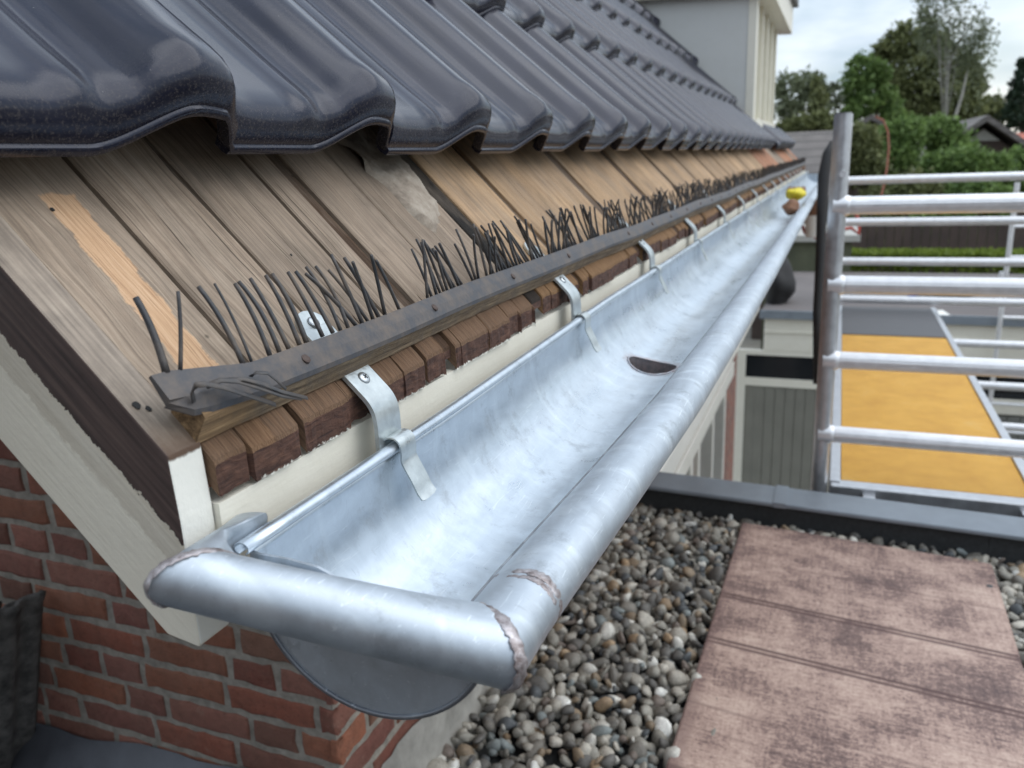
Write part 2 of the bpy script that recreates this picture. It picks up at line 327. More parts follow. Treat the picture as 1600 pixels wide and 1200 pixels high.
def plastic(name, c, dust=.5, r=.42):
    t = NT(name); p = t.pos(); a = t.noise(p, 45, 6, .7)
    t.P(Base_Color=t.mix(t.math('MULTIPLY', t.ramp(a, [(.42, 0.), (.7, 1.)]), dust), c, S(128, 112, 96)), Roughness=t.math('ADD', r-.1, t.math('MULTIPLY', a, .4))); t.bump(t.noise(p, 300, 4), .3, .0006); return t.m
M['comb'] = plastic('black_plastic', S(66, 66, 70), .55); M['tine'] = plastic('black_plastic_tine', S(54, 55, 58), .45); M['black'] = plastic('black_rubber', (.012, .012, .013), .05, .6)
def brick():
    t = NT('red_brick'); p = t.pos(); c = t.attr(); a = t.noise(p, 60, 8, .75); b = t.noise(p, 260, 4, .7)
    c = t.mix(.75, c, t.ramp(a, [(.28, .45), (.5, .95), (.75, 1.35)]), 'MULTIPLY')
    lime = t.ramp(t.noise(p, 30, 6, .75), [(.60, 0.), (.74, .5)]); c = t.mix(lime, c, S(150, 132, 118))
    c = t.mix(t.ramp(t.noise(p, 11, 5, .7), [(.35, .22), (.7, .58)]), c, S(136, 108, 94))
    dk = t.ramp(b, [(.3, 1.), (.40, 0.)]); c = t.mix(t.math('MULTIPLY', dk, .6), c, (.03, .015, .01))
    t.P(Base_Color=c, Roughness=.88); t.b.inputs['Specular IOR Level'].default_value = .2; t.bump(t.math('ADD', a, b), .9, .003); return t.m
M['brick'] = brick()
M['mortar'] = plain('grey_mortar', S(148, 142, 132), .92, 0, .28, 60, .9, spec=.15)
M['render'] = plain('grey_cement_render', S(150, 147, 140), .85, 0, .35, 14, .6, spec=.2)
M['lead'] = plain('lead_flashing', (.10, .105, .12), .5, .35, .3, 12, .3)
def stone():
    t = NT('river_gravel'); p = t.pos(); c = t.attr(); a = t.noise(p, 90, 5, .7); s = t.noise(p, 420, 3, .6)
    c = t.mix(.7, c, t.ramp(a, [(.3, .6), (.7, 1.3)]), 'MULTIPLY'); c = t.mix(.5, c, t.ramp(s, [(.35, .55), (.6, 1.1)]), 'MULTIPLY')
    t.P(Base_Color=c, Roughness=.62); t.bump(t.math('ADD', a, s), .3, .002); return t.m
M['stone'] = stone()
M['bitumen'] = plain('bitumen_felt', (.035, .037, .038), .85, 0, .35, 90, .8); M['coping'] = plain('grey_metal_coping', S(136, 144, 152), .42, .2, .14, 9, .1)
M['darkjoint'] = plain('dark_joint', (.02, .02, .02), .8)
def panel():
    t = NT('faded_pink_boarding'); p = t.pos(); x, y, z = t.sep(p)
    n1 = t.noise(t.vm('MULTIPLY', p, (1.2, 1.4, 1)), 3., 6, .7); n2 = t.noise(t.vm('MULTIPLY', p, (14, 110, 1)), 1., 5, .75); n3 = t.noise(t.vm('MULTIPLY', p, (95, 12, 1)), 1., 5, .75); n4 = t.noise(p, 130, 5, .8)
    f = t.math('ADD', t.math('ADD', t.math('MULTIPLY', n2, .7), t.math('MULTIPLY', n3, .5)), t.math('ADD', t.math('MULTIPLY', n1, 1.8), t.math('MULTIPLY', n4, 1.1)))
    f = t.math('MULTIPLY', f, .25)
    c = t.ramp(f, [(.43, S(92, 76, 74)), (.48, S(122, 100, 94)), (.53, S(172, 146, 134)), (.60, S(198, 174, 160))])
    yy = t.math('ADD', y, t.math('MULTIPLY', x, .12))
    for yc, w, st in ((1.772, .005, .95), (1.757, .005, .9), (1.573, .005, .95), (1.558, .005, .9), (1.34, .004, .4), (1.96, .004, .35), (2.02, .003, .2), (1.27, .003, .3), (1.42, .003, .25), (1.15, .011, .8)):
        d = t.math('ABSOLUTE', t.math('SUBTRACT', yy, yc)); k = t.math('MULTIPLY', t.math('SUBTRACT', 1., t.step(d, w*.4, w*1.5)), st)
        k = t.math('MULTIPLY', k, t.ramp(n4, [(.3, .7), (.6, 1.)])); c = t.mix(k, c, S(84, 62, 60))
    ed = t.math('MULTIPLY', t.math('SUBTRACT', 1., t.step(t.math('ADD', x, .21), .0, .03)), .55); c = t.mix(ed, c, S(110, 86, 82))
    t.P(Base_Color=c, Roughness=.75); t.bump(f, .4, .002); return t.m
M['panel'] = panel(); M['paneledge'] = plain('panel_edge', S(96, 84, 80), .8)
def deck():
    t = NT('yellow_grip_deck'); p = t.pos(); w = t.math('SINE', t.math('MULTIPLY', t.sep(p)[1], 520.)); w2 = t.math('SINE', t.math('MULTIPLY', t.sep(p)[0], 520.)); a = t.noise(p, 9, 6, .7)
    g = t.math('MULTIPLY', w, w2); c = t.ramp(a, [(.3, S(206, 150, 48)), (.6, S(226, 172, 66)), (.8, S(222, 184, 110))]); c = t.mix(t.step(g, .2, .8), c, S(176, 124, 36))
    t.P(Base_Color=c, Roughness=.6); t.bump(g, .5, .003); return t.m
M['deck'] = deck(); M['hatch'] = plain('dark_hatch', S(88, 88, 90), .6, 0, .15, 12)
def alu():
    t = NT('ribbed_aluminium'); p = t.obj(); a = t.noise(t.pos(), 30, 5, .6)
    t.P(Base_Color=t.ramp(a, [(.3, (.74, .74, .75)), (.7, (.88, .88, .89))]), Metallic=.6, Roughness=t.ramp(a, [(.3, .3), (.7, .48)])); t.bump(t.noise(t.pos(), 120, 3), .1, .001); return t.m
M['alu'] = alu(); M['aludark'] = plain('grey_aluminium', (.55, .56, .58), .36, .75, .12, 40, .1)
M['glass'] = plain('dark_window_glass', (.012, .014, .017), .08, 0, .1, 3)
M['roofgrey'] = plain('flat_roof_felt', S(104, 98, 96), .85, 0, .2, 1.6); M['brown'] = plain('brown_boards', S(72, 60, 54), .8, 0, .3, 3)
M['concretegreen'] = plain('mossy_concrete', S(84, 86, 68), .9, 0, .4, 3); M['yellow'] = plain('yellow_cloth', S(214, 196, 40), .6, 0, .25, 60); M['brownl'] = plain('brown_leather', S(120, 84, 60), .7, 0, .3, 60)
M['orange'] = plain('orange_cable', S(146, 84, 62), .5); M['red'] = plain('red_cord', S(170, 62, 46), .5); M['blue'] = plain('blue_plastic', S(20, 70, 160), .5)
M['stucco'] = paint('dormer_white', S(206, 206, 202), .15, .5, .1); M['grass'] = plain('garden_ground', S(112, 108, 98), .9, 0, .3, 2)
def rooftiles(name, c, sc):
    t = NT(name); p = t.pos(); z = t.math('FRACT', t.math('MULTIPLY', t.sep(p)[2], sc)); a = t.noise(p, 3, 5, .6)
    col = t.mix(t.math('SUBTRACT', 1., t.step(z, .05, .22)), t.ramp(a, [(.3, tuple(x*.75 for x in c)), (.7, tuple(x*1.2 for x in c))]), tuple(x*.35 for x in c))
    t.P(Base_Color=col, Roughness=.7); t.bump(z, .5, .03); return t.m
M['roofA'] = rooftiles('grey_brown_roof_tiles', S(104, 98, 94), 6.); M['roofB'] = rooftiles('dark_roof_tiles', S(112, 106, 102), 5.); M['roofC'] = rooftiles('orange_roof_tiles', S(176, 92, 66), 5.)
def leaf(name, c1, c2):
    t = NT(name); v = t.sep(t.attr())[0]; c = t.mix(v, c1, c2); t.P(Base_Color=c, Roughness=.6); t.b.inputs['Specular IOR Level'].default_value = .3
    tr = t.t.nodes.new('ShaderNodeBsdfTranslucent'); t.set(tr.inputs[0], c); ms = t.t.nodes.new('ShaderNodeMixShader'); ms.inputs[0].default_value = .35
    t.t.links.new(t.b.outputs[0], ms.inputs[1]); t.t.links.new(tr.outputs[0], ms.inputs[2]); t.t.links.new(ms.outputs[0], t.out.inputs[0]); return t.m
M['leafA'] = leaf('dark_olive_leaves', (.07, .085, .03), (.22, .24, .10)); M['leafB'] = leaf('fresh_green_leaves', (.06, .11, .03), (.23, .33, .10))
M['leafC'] = leaf('birch_leaves', (.09, .11, .06), (.24, .27, .16)); M['leafD'] = leaf('conifer_needles', (.012, .025, .014), (.04, .065, .035)); M['leafE'] = leaf('hedge_leaves', (.10, .15, .02), (.22, .28, .04))
M['bark'] = plain('bark', (.07, .055, .04), .9, 0, .35, 8, .5); M['birchbark'] = plain('birch_bark', (.24, .23, .20), .8, 0, .35, 6, .4)

# ================================================================== THE HOUSE
YE = 7.3                                   # far end of the eaves
house = empty('brick_house', 'red brick house with black glazed pantiles, bare plank eaves, cream barge board and dormer', 'house', (0, 0, 0))
XE = -.278; XW_ = -.636
def s_at_x(x, n): return ((x-N[0]*(HN+n))/D[0])-S0
def roof_board(y0, y1, mat, n=0., th=None, cracks=2, smin=-.62, xe=XE, ragged=1., near=True):
    th = .0140 if th is None else th
    if mat in ('wood_gap_shade', 'wood_deep_gap_shade'): th = .0065; xe = xe-.004; ragged = 0.; cracks = 0  # thin gap fillers, shade painted in their wood
    w = y1-y0; st = [0., .0012, .003]; k = max(3, int(w/.006)) if near else 3
    st += list(np.linspace(.006, w-.006, k)) + [w-.003, w-.0012, w]
    cr_ = []
    if near:
        for _ in range(cracks):
            c = random.uniform(.12, .88)*w; cr_.append(c); st += [c-.0011, c-.0004, c+.0004, c+.0011]
    st = sorted(q for q in st if 0 <= q <= w)
    blocks = sorted(cr_+[0, w]); off = [random.uniform(-.0028, .0012)*ragged for _ in blocks]; dn = [random.uniform(-.0012, .0003)*ragged for _ in blocks]
    ss = [smin, -.2, 0., .08, .13, .15, .160, .167, .173, .178] if near else [smin, 0., .15, .17]
    nS = len(ss)+2; v = []
    for q in st:
        bi = max(i for i, b in enumerate(blocks) if b <= q+1e-9); bi = min(bi, len(off)-1)
        isx = any(abs(q-c) < .0006 for c in cr_); edge = .0009 if (q < .001 or q > w-.001) else 0.
        lx = xe+off[bi]+random.uniform(-.0004, .0004)*ragged - (.0035 if isx else 0)
        for j, s in enumerate(ss):
            nn = n-edge+ (dn[bi]*max(0, (s-.13)/.05) if s > .13 else 0) - (.0035 if (isx and s > .14) else 0)+random.uniform(-.00015, .00015)
            v.append(RP(s, y0+q, nn))
        ne = n-edge+dn[bi]-(.003 if isx else 0)
        v.append(RP(s_at_x(lx, ne-.0006)-.001, y0+q, ne-.0004))
        v.append(RP(s_at_x(lx, ne-.0020), y0+q, ne-.0020))
    W = nS; nt = len(st); f = []; mi = []
    for i in range(nt-1):
        for j in range(nS-1):
            f.append((i*W+j, i*W+j+1, (i+1)*W+j+1, (i+1)*W+j)); mi.append(0)
    base = len(v)
    for i, q in enumerate(st):             # bottom row: under the end face, and far up
        xl = v[i*W+nS-1][0]
        for kk in range(1, 4):
            nn = n-.002-(th-.002)*kk/3; v.append(RP(s_at_x(xl+random.uniform(-.0004, .0004)*ragged, nn), y0+q, nn))
        v.append(RP(smin, y0+q, n-th))
    for i in range(nt-1):
        a = i*W+nS-1; b = (i+1)*W+nS-1; c0 = base+i*4; d0 = base+(i+1)*4
        f.append((a, c0, d0, b)); mi.append(1)
        for kk in range(2): f.append((c0+kk, c0+kk+1, d0+kk+1, d0+kk)); mi.append(1)
        f.append((c0+2, c0+3, d0+3, d0+2)); mi.append(0)
    for i, flip in ((0, 0), (nt-1, 1)):    # long sides
        loop = [i*W+j for j in range(nS)]+[base+i*4+kk for kk in range(4)]
        f.append(tuple(loop if flip else loop[::-1])); mi.append(0)
    return mesh('roof_board', v, f, [M[mat], M['end']], house, False, mi)
B = [(.2905, .3575, 'wood_grey_patch', 0., 1), (.3613, .4335, 'wood_grey', .0, 1), (.4368, .5105, 'wood_grey', 0., 1), (.515, .5440, 'wood_grey', 0., 0), (.5445, .5615, 'wood_gap_shade', -.0035, 0),
     (.562, .6285, 'wood_grey', .0, 1), (.630, .7060, 'wood_grey', 0., 1)]
for a, b, mt, n_, c_ in B: roof_board(a, b, mt, n_, cracks=c_)
roof_board(.7062, .7480, 'wood_grey', -.002, cracks=1)
roof_board(.7492, .7775, 'wood_deep_gap_shade', -.0015, cracks=0); roof_board(.7780, .895, 'wood_tan', .001, cracks=3); roof_board(.8955, .912, 'wood_gap_shade', -.003, cracks=0)
y = .913; k = 0
while y < YE:
    far = y > 3.4
    mt = 'wood_red' if (y > 4.1 and random.random() < .7) else ('wood_tan' if (y < 4.3 or random.random() < .3) else 'wood_grey')
    w1 = random.uniform(.141, .149); w2 = random.uniform(.141, .149)
    roof_board(y, y+w1, mt, random.uniform(-.001, .001), cracks=2, near=not far)
    roof_board(y+w1+.0032, y+w1+w2, mt, random.uniform(-.001, .001), cracks=2, near=not far)
    if not far: roof_board(y+w1+w2+.0006, y+.3185, 'wood_gap_shade', -.0022, cracks=0, near=False)  # nearly flush strip, darkened in place of the shaded gap
    y += .320; k += 1
# rough mortar smeared over the ninth board
g = G(); ny, ns = 26, 40; v = []
for i in range(ns):
    s = -.25+i*(.355/(ns-1))
    for j in range(ny):
        yy = .664+.075*j/(ny-1); lim = .660+max(0, (s+.02))*.20+.004*math.sin(s*90)
        q = max(0., min(1., (yy-lim)/.006))*max(0., min(1., (.748-yy)/.004))*max(0, min(1, (.098-s-.05*(j/ny))/.01))
        v.append(RP(s, yy, -.0035+q*(.002+0)+q*(.0058+random.uniform(-.0015, .0015)+.0018*math.sin(s*60+yy*80))))
g.add(v, [(i*ny+j, (i+1)*ny+j, (i+1)*ny+j+1, i*ny+j+1) for i in range(ns-1) for j in range(ny-1)])
g.build('mortar_patch', M['cement'], house, True)
# nail holes
for (px_, py_, nn_, r_) in ((82, 327, .0006, .0011), (213, 633, .0036, .0018), (232, 638, .0036, .0014), (455, 398, .0006, .0008), (640, 300, .0006, .0009)):
    s_, y_ = hitN(px_, py_, nn_); g = G(); v = []
    for h_ in (0, .0004):
        for i in range(10): a = i*math.pi/5; rr = r_*random.uniform(.7, 1.2); v.append(RP(s_+math.cos(a)*rr*1.3, y_+math.sin(a)*rr, nn_-.0002+h_))
    g.add(v, [tuple(range(10, 20)), tuple(range(10))[::-1]]+[(i, (i+1) % 10, 10+(i+1) % 10, 10+i) for i in range(10)]); g.build('nail_hole', M['darkjoint'], house)
# dark underlay seen in the gaps
g = G(); g.prism([(RP(-1.4, 0, -.0165)[0], RP(-1.4, 0, -.0165)[2]), (RP(.14, 0, -.0165)[0], RP(.14, 0, -.0165)[2]), (RP(.14, 0, -.02)[0], RP(.14, 0, -.02)[2]), (RP(-1.4, 0, -.02)[0], RP(-1.4, 0, -.02)[2])], 1, .292, YE)
g.build('roof_underlay', M['bitumen'], house)
# barge board
def xz(s, n): q = RP(s, 0, n); return (q[0], q[2])
xb = -.284; sT = s_at_x(xb, .003)
prof = [xz(-1.3, .003)]+[xz(q, .003) for q in (-.4, -.1, .05, .12)]+[xz(sT-.002, .003), xz(sT, .001), (xb, -.16), (xb, -.19), (xb, -.2275), (xb-.0015, -.2292), (-.305, -.226), xz(s_at_x(-.3085, -.0805), -.0805), xz(-1.3, -.0805)]
g = G(); g.prism(prof, 1, .2670, .2890); o = g.build('barge_board', M['barge'], house)
bv = o.modifiers.new('bevel', 'BEVEL'); bv.width = .0012; bv.segments = 2; bv.limit_method = 'ANGLE'
# fascia and soffit
g = G(); g.box((-.301, .2895, -.214), (-.2805, YE, -.1600)); o = g.build('fascia_board', M['cream'], house)
g = G(); g.box((XW_, .8215, -.244), (-.281, YE, -.2325)); g.build('soffit', M['white'], house)
g = G(); g.prism([xz(-1.3, -.05), xz(.0, -.05), xz(.0, -.03), xz(-1.3, -.03)], 1, .2895, .83); g.build('gable_soffit', M['brown'], house)
# batten under the bird comb (tan end, weathered face)
def waves(y): return .0011*math.sin(y*6+.6)+.0006*math.sin(y*17)
def rail_z(y): return .0012*math.sin(y*7.3+.4)*min(1, y)+.0004*math.sin(y*25)
g = G(); v = []; Ys = [.2865+i*.012 for i in range(int((YE-.2865)/.012))]
sec = [(.1500, .0004), (.1700, .0004), (.1708, .0020), (.1660, .0165), (.1645, .0175), (.1510, .0212), (.1500, .0200)]
for i, yy in enumerate(Ys):
    for (s, n) in sec: v.append(RP(s+waves(yy)+random.uniform(-.0003, .0003), yy+random.uniform(-.0005, .0005)*(i == 0), n+(rail_z(yy) if n > .01 else 0)+random.uniform(-.0003, .0003)))
K = len(sec)
g.add(v, [(i*K+j, i*K+(j+1) % K, (i+1)*K+(j+1) % K, (i+1)*K+j) for i in range(len(Ys)-1) for j in range(K)]+[tuple(range(K))[::-1], tuple(range((len(Ys)-1)*K, len(Ys)*K))])
def battenmat():
    t = NT('weathered_batten'); p = t.pos(); a = t.noise(t.vm('MULTIPLY', p, (330, 12, 330)), 1., 5, .7); b = t.noise(p, 60, 5, .7)
    c = t.ramp(a, [(.3, S(62, 50, 38)), (.5, S(116, 98, 76)), (.72, S(158, 138, 110))]); c = t.mix(t.ramp(b, [(.45, 0.), (.65, .7)]), c, S(92, 82, 72))
    c = t.mix(t.math('SUBTRACT', 1., t.step(t.math('ADD', t.sep(p)[1], t.math('MULTIPLY', b, .05)), .335, .36)), c, t.ramp(a, [(.3, S(84, 64, 44)), (.6, S(158, 128, 92)), (.8, S(190, 162, 122))]))
    t.P(Base_Color=c, Roughness=.85); t.bump(t.math('ADD', a, b), .9, .0015); return t.m
g.build('eaves_batten', battenmat(), house)
# ------------------------------------------------------------------ roof tiles
TW = .204
def tprof(u):                              # height of the tile across its width, u 0..1
    def ss(a, b, x):
        x = max(0., min(1., (x-a)/(b-a))); return x*x*(3-2*x)
    h = .026*ss(.46, .76, u)+.0042*ss(.33, .42, u)*(1-ss(.42, .50, u))
    h += .004*math.exp(-((u-.80)/.10)**2)
    h += -.0018*math.exp(-((u-.585)/.022)**2)+.0012*math.exp(-((u-.655)/.020)**2)-.0010*math.exp(-((u-.725)/.018)**2)
    h -= .0265*ss(.90, 1.03, u)
    h += .003*ss(.10, .0, u)
    return h
TILT = .092
def sst(a, b, x):
    x = max(0., min(1., (x-a)/(b-a))); return x*x*(3-2*x)
def tile_mesh(L_=.385):
    us = [0, .03, .08, .15, .22, .29, .33, .37, .41, .45, .47, .50, .53, .555, .575, .59, .61, .63, .65, .67, .69, .71, .73, .75, .78, .81, .85, .88, .905, .93, .95, .97, .985, 1.0, 1.012]
    # section along the slope: (s, height, lip factor, dust)
    sec = [(-L_, 0, 0), (-.30, 0, 0), (-.2, 0, 0), (-.12, 0, 0), (-.07, 0, 0), (-.045, .0006, .0), (-.030, .0012, .1), (-.018, .0006, .2), (-.010, -.0020, .5), (-.005, -.0062, .8), (-.0020, -.0120, 1), (-.0002, -.0195, 1), (.0, -.0232, 1), (.0022, -.0240, .5), (.0030, -.0262, .7), (.0024, -.0295, 1), (-.003, -.0305, 1), (-.009, -.0296, 1), (-.012, -.0200, .5), (-.016, -.0125, 0), (-.12, -.0125, 0), (-L_, -.0125, 0)]
    v = []; c = []
    for u in us:
        h = tprof(u)
        hs = .026*sst(.45, .77, u)-.0265*sst(.90, 1.03, u)+.003*math.exp(-((u-.80)/.10)**2)
        for (s, z, d) in sec:
            dim = 0.; kq = min(1, max(0, (-z-.001)/.008)) if z > -.0125 or s > -.012 else 0
            if -.055 < s < -.012 and z > -.004:            # pressed hollow in the slope near the nose
                dim = -.003*math.exp(-((u-.62)/.07)**2)*math.exp(-((s+.034)/.014)**2)
                dim += .0022*math.exp(-((u-.76)/.06)**2)*math.exp(-((s+.024)/.010)**2)
            sk = s
            v.append(((u-1)*TW, sk, h*(1-kq)+hs*kq+z+dim)); c.append((d*(1.15-8*h if h < .03 else .8), 0, 0, 1))
    K = len(sec); f = []
    for i in range(len(us)-1):
        for j in range(K-1): f.append((i*K+j, i*K+j+1, (i+1)*K+j+1, (i+1)*K+j))
    f.append(tuple(range(K))[::-1]); f.append(tuple(range((len(us)-1)*K, len(us)*K)))
    return v, f, c
tv, tf, tcol = tile_mesh()
# local axes of a tile: x -> world +Y, y -> down the slope, z -> off the roof
def tile_matrix(yr, s, n0):
    a = math.atan(TILT); d = D*math.cos(a)+N*math.sin(a); n = N*math.cos(a)-D*math.sin(a)
    p = RP(s, yr, n0); mt = Matrix.Identity(4)
    for i in range(3): mt[i][0] = (0, 1, 0)[i]; mt[i][1] = d[i]; mt[i][2] = n[i]; mt[i][3] = p[i]
    return mt
tmpl = mesh('roof_tile', tv, tf, M['tile'], house, True, col=tcol)
tmpl.data.set_sharp_from_angle(angle=math.radians(50))
tmpl.matrix_world = tile_matrix(P0Y := .4473, 0., .0605)
cut_v = tile_mesh(.17)
cutme = None
plan = []
for r, (ya, yb) in enumerate(((-.38, 7.1), (.95, 4.99), (1.6, 4.99), (2.15, 4.99), (2.6, 4.99))):
    i0 = math.ceil((ya-P0Y)/TW); i1 = math.floor((yb-P0Y)/TW)
    for i in range(i0, i1+1):
        if (r, i) != (0, 0): plan.append((r, i))
for r, i in plan:
    yy = P0Y+i*TW
    if r == 0 and 5.05 < yy < 5.45: continue
    if r == 0 and yy > 5.0:
        if cutme is None:
            q = mesh('roof_tile', *cut_v[:2], M['tile'], house, True, col=cut_v[2]); cutme = q.data; o = q
        else: o = bpy.data.objects.new('roof_tile', cutme); link(o, house)
    else:
        o = tmpl.copy(); COL.objects.link(o); o.parent = house
    o.matrix_world = tile_matrix(yy+random.uniform(-.0008, .0008), -.313*r+random.uniform(-.0018, .0018), .0605+random.uniform(-.0007, .0007)) @ Matrix.Rotation(random.uniform(-.004, .004), 4, 'Z')
# the tiles above the frame on the near side, one object beyond the hundred individual ones
VV = []; FF = []; CC = []; ta = np.array(tv)
for r, ya, yb in ((1, -.38, .95), (2, -.38, 1.6), (3, -.38, 2.15), (4, -.38, 2.6)):
    for i in range(math.ceil((ya-P0Y)/TW), math.ceil((yb-P0Y)/TW)):
        m_ = np.array(tile_matrix(P0Y+i*TW, -.313*r, .0605)); q_ = ta@m_[:3, :3].T+m_[:3, 3]; k_ = len(VV)*len(tv)
        VV.append(q_); FF += [tuple(a_+k_ for a_ in f_) for f_ in tf]; CC += tcol
tag(mesh('roof_tiles', np.concatenate(VV), FF, M['tile'], house, True, col=CC), kind='stuff')
# batten carrying the first tiles
g = G(); g.prism([xz(-.115, .0002), xz(-.080, .0002), xz(-.080, .019), xz(-.115, .019)], 1, -.3, YE-.2); g.build('tile_batten', plain('new_batten', S(196, 140, 84), .7, 0, .2, 30), house)
# main roof slab behind the tiles (near verge side continues out of frame)
g = G(); g.prism([xz(-2.6, -.05), xz(-.5, -.05), xz(-.5, -.021), xz(-2.6, -.021)], 1, .2895, YE); g.build('roof_slab', M['brown'], house)
# ------------------------------------------------------------------ dormer
dm = G()
YD = 4.97; xd = -.50
cor = hit(1173, 192, 1, YD); zD = cor[2]; xd = cor[0]
ztop = hit(1181, 6, 1, YD)[2]
yf = hit(1206, 197, 0, xd)[1]; zt0_ = hit(1237, 52, 1, yf+.2)[2]; ztop = zt0_+.004
rz = lambda x: RP(s_at_x(x, .02), 0, .02)[2]
g = G(); g.prism([(xd, zD-.12), (xd, zt0_+.01), (xd-2.2, zt0_+.115), (xd-2.2, rz(xd-2.2)), (xd-.4, rz(xd-.4)-.12)], 1, YD, YD+.06)
dorm = g.build('dormer', M['stucco'], house)
g = G(); g.box((xd-.10, YD+.061, zD-.02), (xd-.03, yf-.02, ztop), 0); g.build('dormer_front', M['cream'], dorm)
g = G(); g.box((xd-.033, YD-.004, zD), (xd+.012, YD+.10, ztop-.002)); 
n_m = 4
for i in range(n_m):
    yy = YD+.10+(yf-YD-.10)*(i+1)/n_m; g.box((xd-.029, yy-.045, zD+.03), (xd+.010, yy, ztop))
g.box((xd-.029, YD+.101, zD-.03), (xd+.022, yf, zD+.028)); g.build('window_frame', M['cream'], dorm)
g = G(); g.box((xd-.0295, YD+.1, zD+.03), (xd-.02, yf-.03, ztop)); g.build('window_pane', plain('curtained_pane', S(206, 204, 186), .25, 0, .1, 4), dorm)
g = G()
tip = hit(1237, 52, 1, yf+.2); x1 = tip[0]; zt = tip[2]; print('dormer', xd, zD, ztop, yf, x1, zt)
g.prism([(x1, zt), (x1, zt+.18), (x1-2.6, zt+.30), (x1-2.6, zt+.12), (x1-.02, zt+.0)], 1, YD-.05, yf+.25); g.build('dormer_roof', M['cream'], dorm)
g = G(); g.prism([(x1-.03, zt+.182), (x1+.035, zt+.182), (x1+.035, zt+.24), (x1-.03, zt+.25), (x1-2.6, zt+.40), (x1-2.6, zt+.302)], 1, YD-.08, yf+.28); g.build('dormer_roof_edge', plain('dormer_edge', S(110, 112, 112), .6), dorm)
# pale flashing and a gap where tiles are missing under the dormer
g = G()
g.prism([xz(-.25, .052), xz(-.07, .052), xz(-.06, .044), xz(-.07, .049), xz(-.25, .049)], 1, YD+.02, 5.36); g.build('flashing', plain('pale_lead', S(168, 172, 176), .45, .3, .15, 9), house)
# ------------------------------------------------------------------ brick walls
YW, XW = .82, -.637; CH = .0530; BL = .158; JT = .0120
bcols = [S(164, 98, 72), S(170, 106, 80), S(140, 78, 64), S(152, 86, 68), S(128, 70, 60), S(148, 96, 84), S(118, 74, 64), S(158, 98, 74), S(138, 86, 78), S(126, 90, 74)]
def bricks(face, a0, a1, z0, z1, seed):
    rg = random.Random(seed); V = []; Fc = []; Cc = []; row = 0; z = z1
    dep = .012
    while z > z0:
        a = a0-(BL/2 if row % 2 else 0)-.02*((row*7) % 3)
        first = True
        if face == 'x': a = a0; 
        while a < a1:
            Lb = BL if rg.random() > .33 else BL/2-.003
            if face == 'x' and first and row % 2: Lb = BL/2-.003
            if face == 'y' and a+Lb > a1-.03: Lb = a1-a
            p0, p1 = a, min(a+Lb, a1); zz0, zz1 = z-CH+JT, z
            cen = (p0+p1)/2
            ok = p1-p0 > .02
            if face == 'y' and ok:
                ztop_ = RP(s_at_x(cen, -.055), 0, -.055)[2]; ok = zz1 < ztop_
            if ok:
                j = lambda q=.0022: rg.uniform(-q, q)
                pr = .0 + rg.uniform(-.002, .002); r0 = .0045
                n1 = max(4, int((p1-p0)/.018)); outer = []; 
                for i in range(n1+1): outer.append((p0+(p1-p0)*i/n1, zz0))
                outer.append((p1, (zz0+zz1)/2))
                for i in range(n1+1): outer.append((p1-(p1-p0)*i/n1, zz1))
                outer.append((p0, (zz0+zz1)/2))
                outer = [(q[0]+j(.0024), q[1]+j(.0026)) for q in outer]
                cx, cz = (p0+p1)/2, (zz0+zz1)/2; K = len(outer); base = len(V)
                rings = []
                for (ins, out_) in ((0, -dep), (0., -.0035), (.0022, -.0008), (.0055, .0)):
                    for q in outer:
                        sx = 1-ins/((p1-p0)/2); sz = 1-ins/((zz1-zz0)/2); aa = cx+(q[0]-cx)*sx; bb = cz+(q[1]-cz)*sz
                        o_ = pr+out_+j(.0008)
                        V.append((aa, YW-o_, bb) if face == 'y' else (XW+o_, aa, bb))
                for k_ in range(3):
                    for i in range(K):
                        q = (base+k_*K+i, base+k_*K+(i+1) % K, base+(k_+1)*K+(i+1) % K, base+(k_+1)*K+i); Fc.append(q)
                Fc.append(tuple(base+3*K+i for i in range(K)))
                c = rg.choice(bcols); m_ = rg.uniform(.8, 1.15); Cc += [(c[0]*m_, c[1]*m_, c[2]*m_, 1)]*(4*K)
            a += Lb+JT; first = False
        z -= CH; row += 1
    return V, Fc, Cc
ZT = -.24
V, Fc, Cc = bricks('y', -2.6, XW, -1.35, -.02, 3)
o = mesh('gable_wall', V, Fc, M['brick'], house, True, col=Cc); o.data.set_sharp_from_angle(angle=math.radians(40))
V, Fc, Cc = bricks('x', YW+.0, 3.2, -1.05, -.02-4*CH, 5)
o = mesh('side_wall', V, Fc, M['brick'], house, True, col=Cc); o.data.set_sharp_from_angle(angle=math.radians(40))
g = G(); g.prism([(-3., -4.2), (XW-.004, -4.2), (XW-.004, -.245), xz(.0, -.055), xz(-1.6, -.055), (-3., RP(-1.6, 0, -.055)[2])], 1, YW+.0035, YW+.3)
g.build('gable_mortar', M['mortar'], house)
g = G(); g.box((XW-.25, YW+.3, -4.2), (XW-.0035, 5.99, -.245)); g.build('side_mortar', M['mortar'], house)
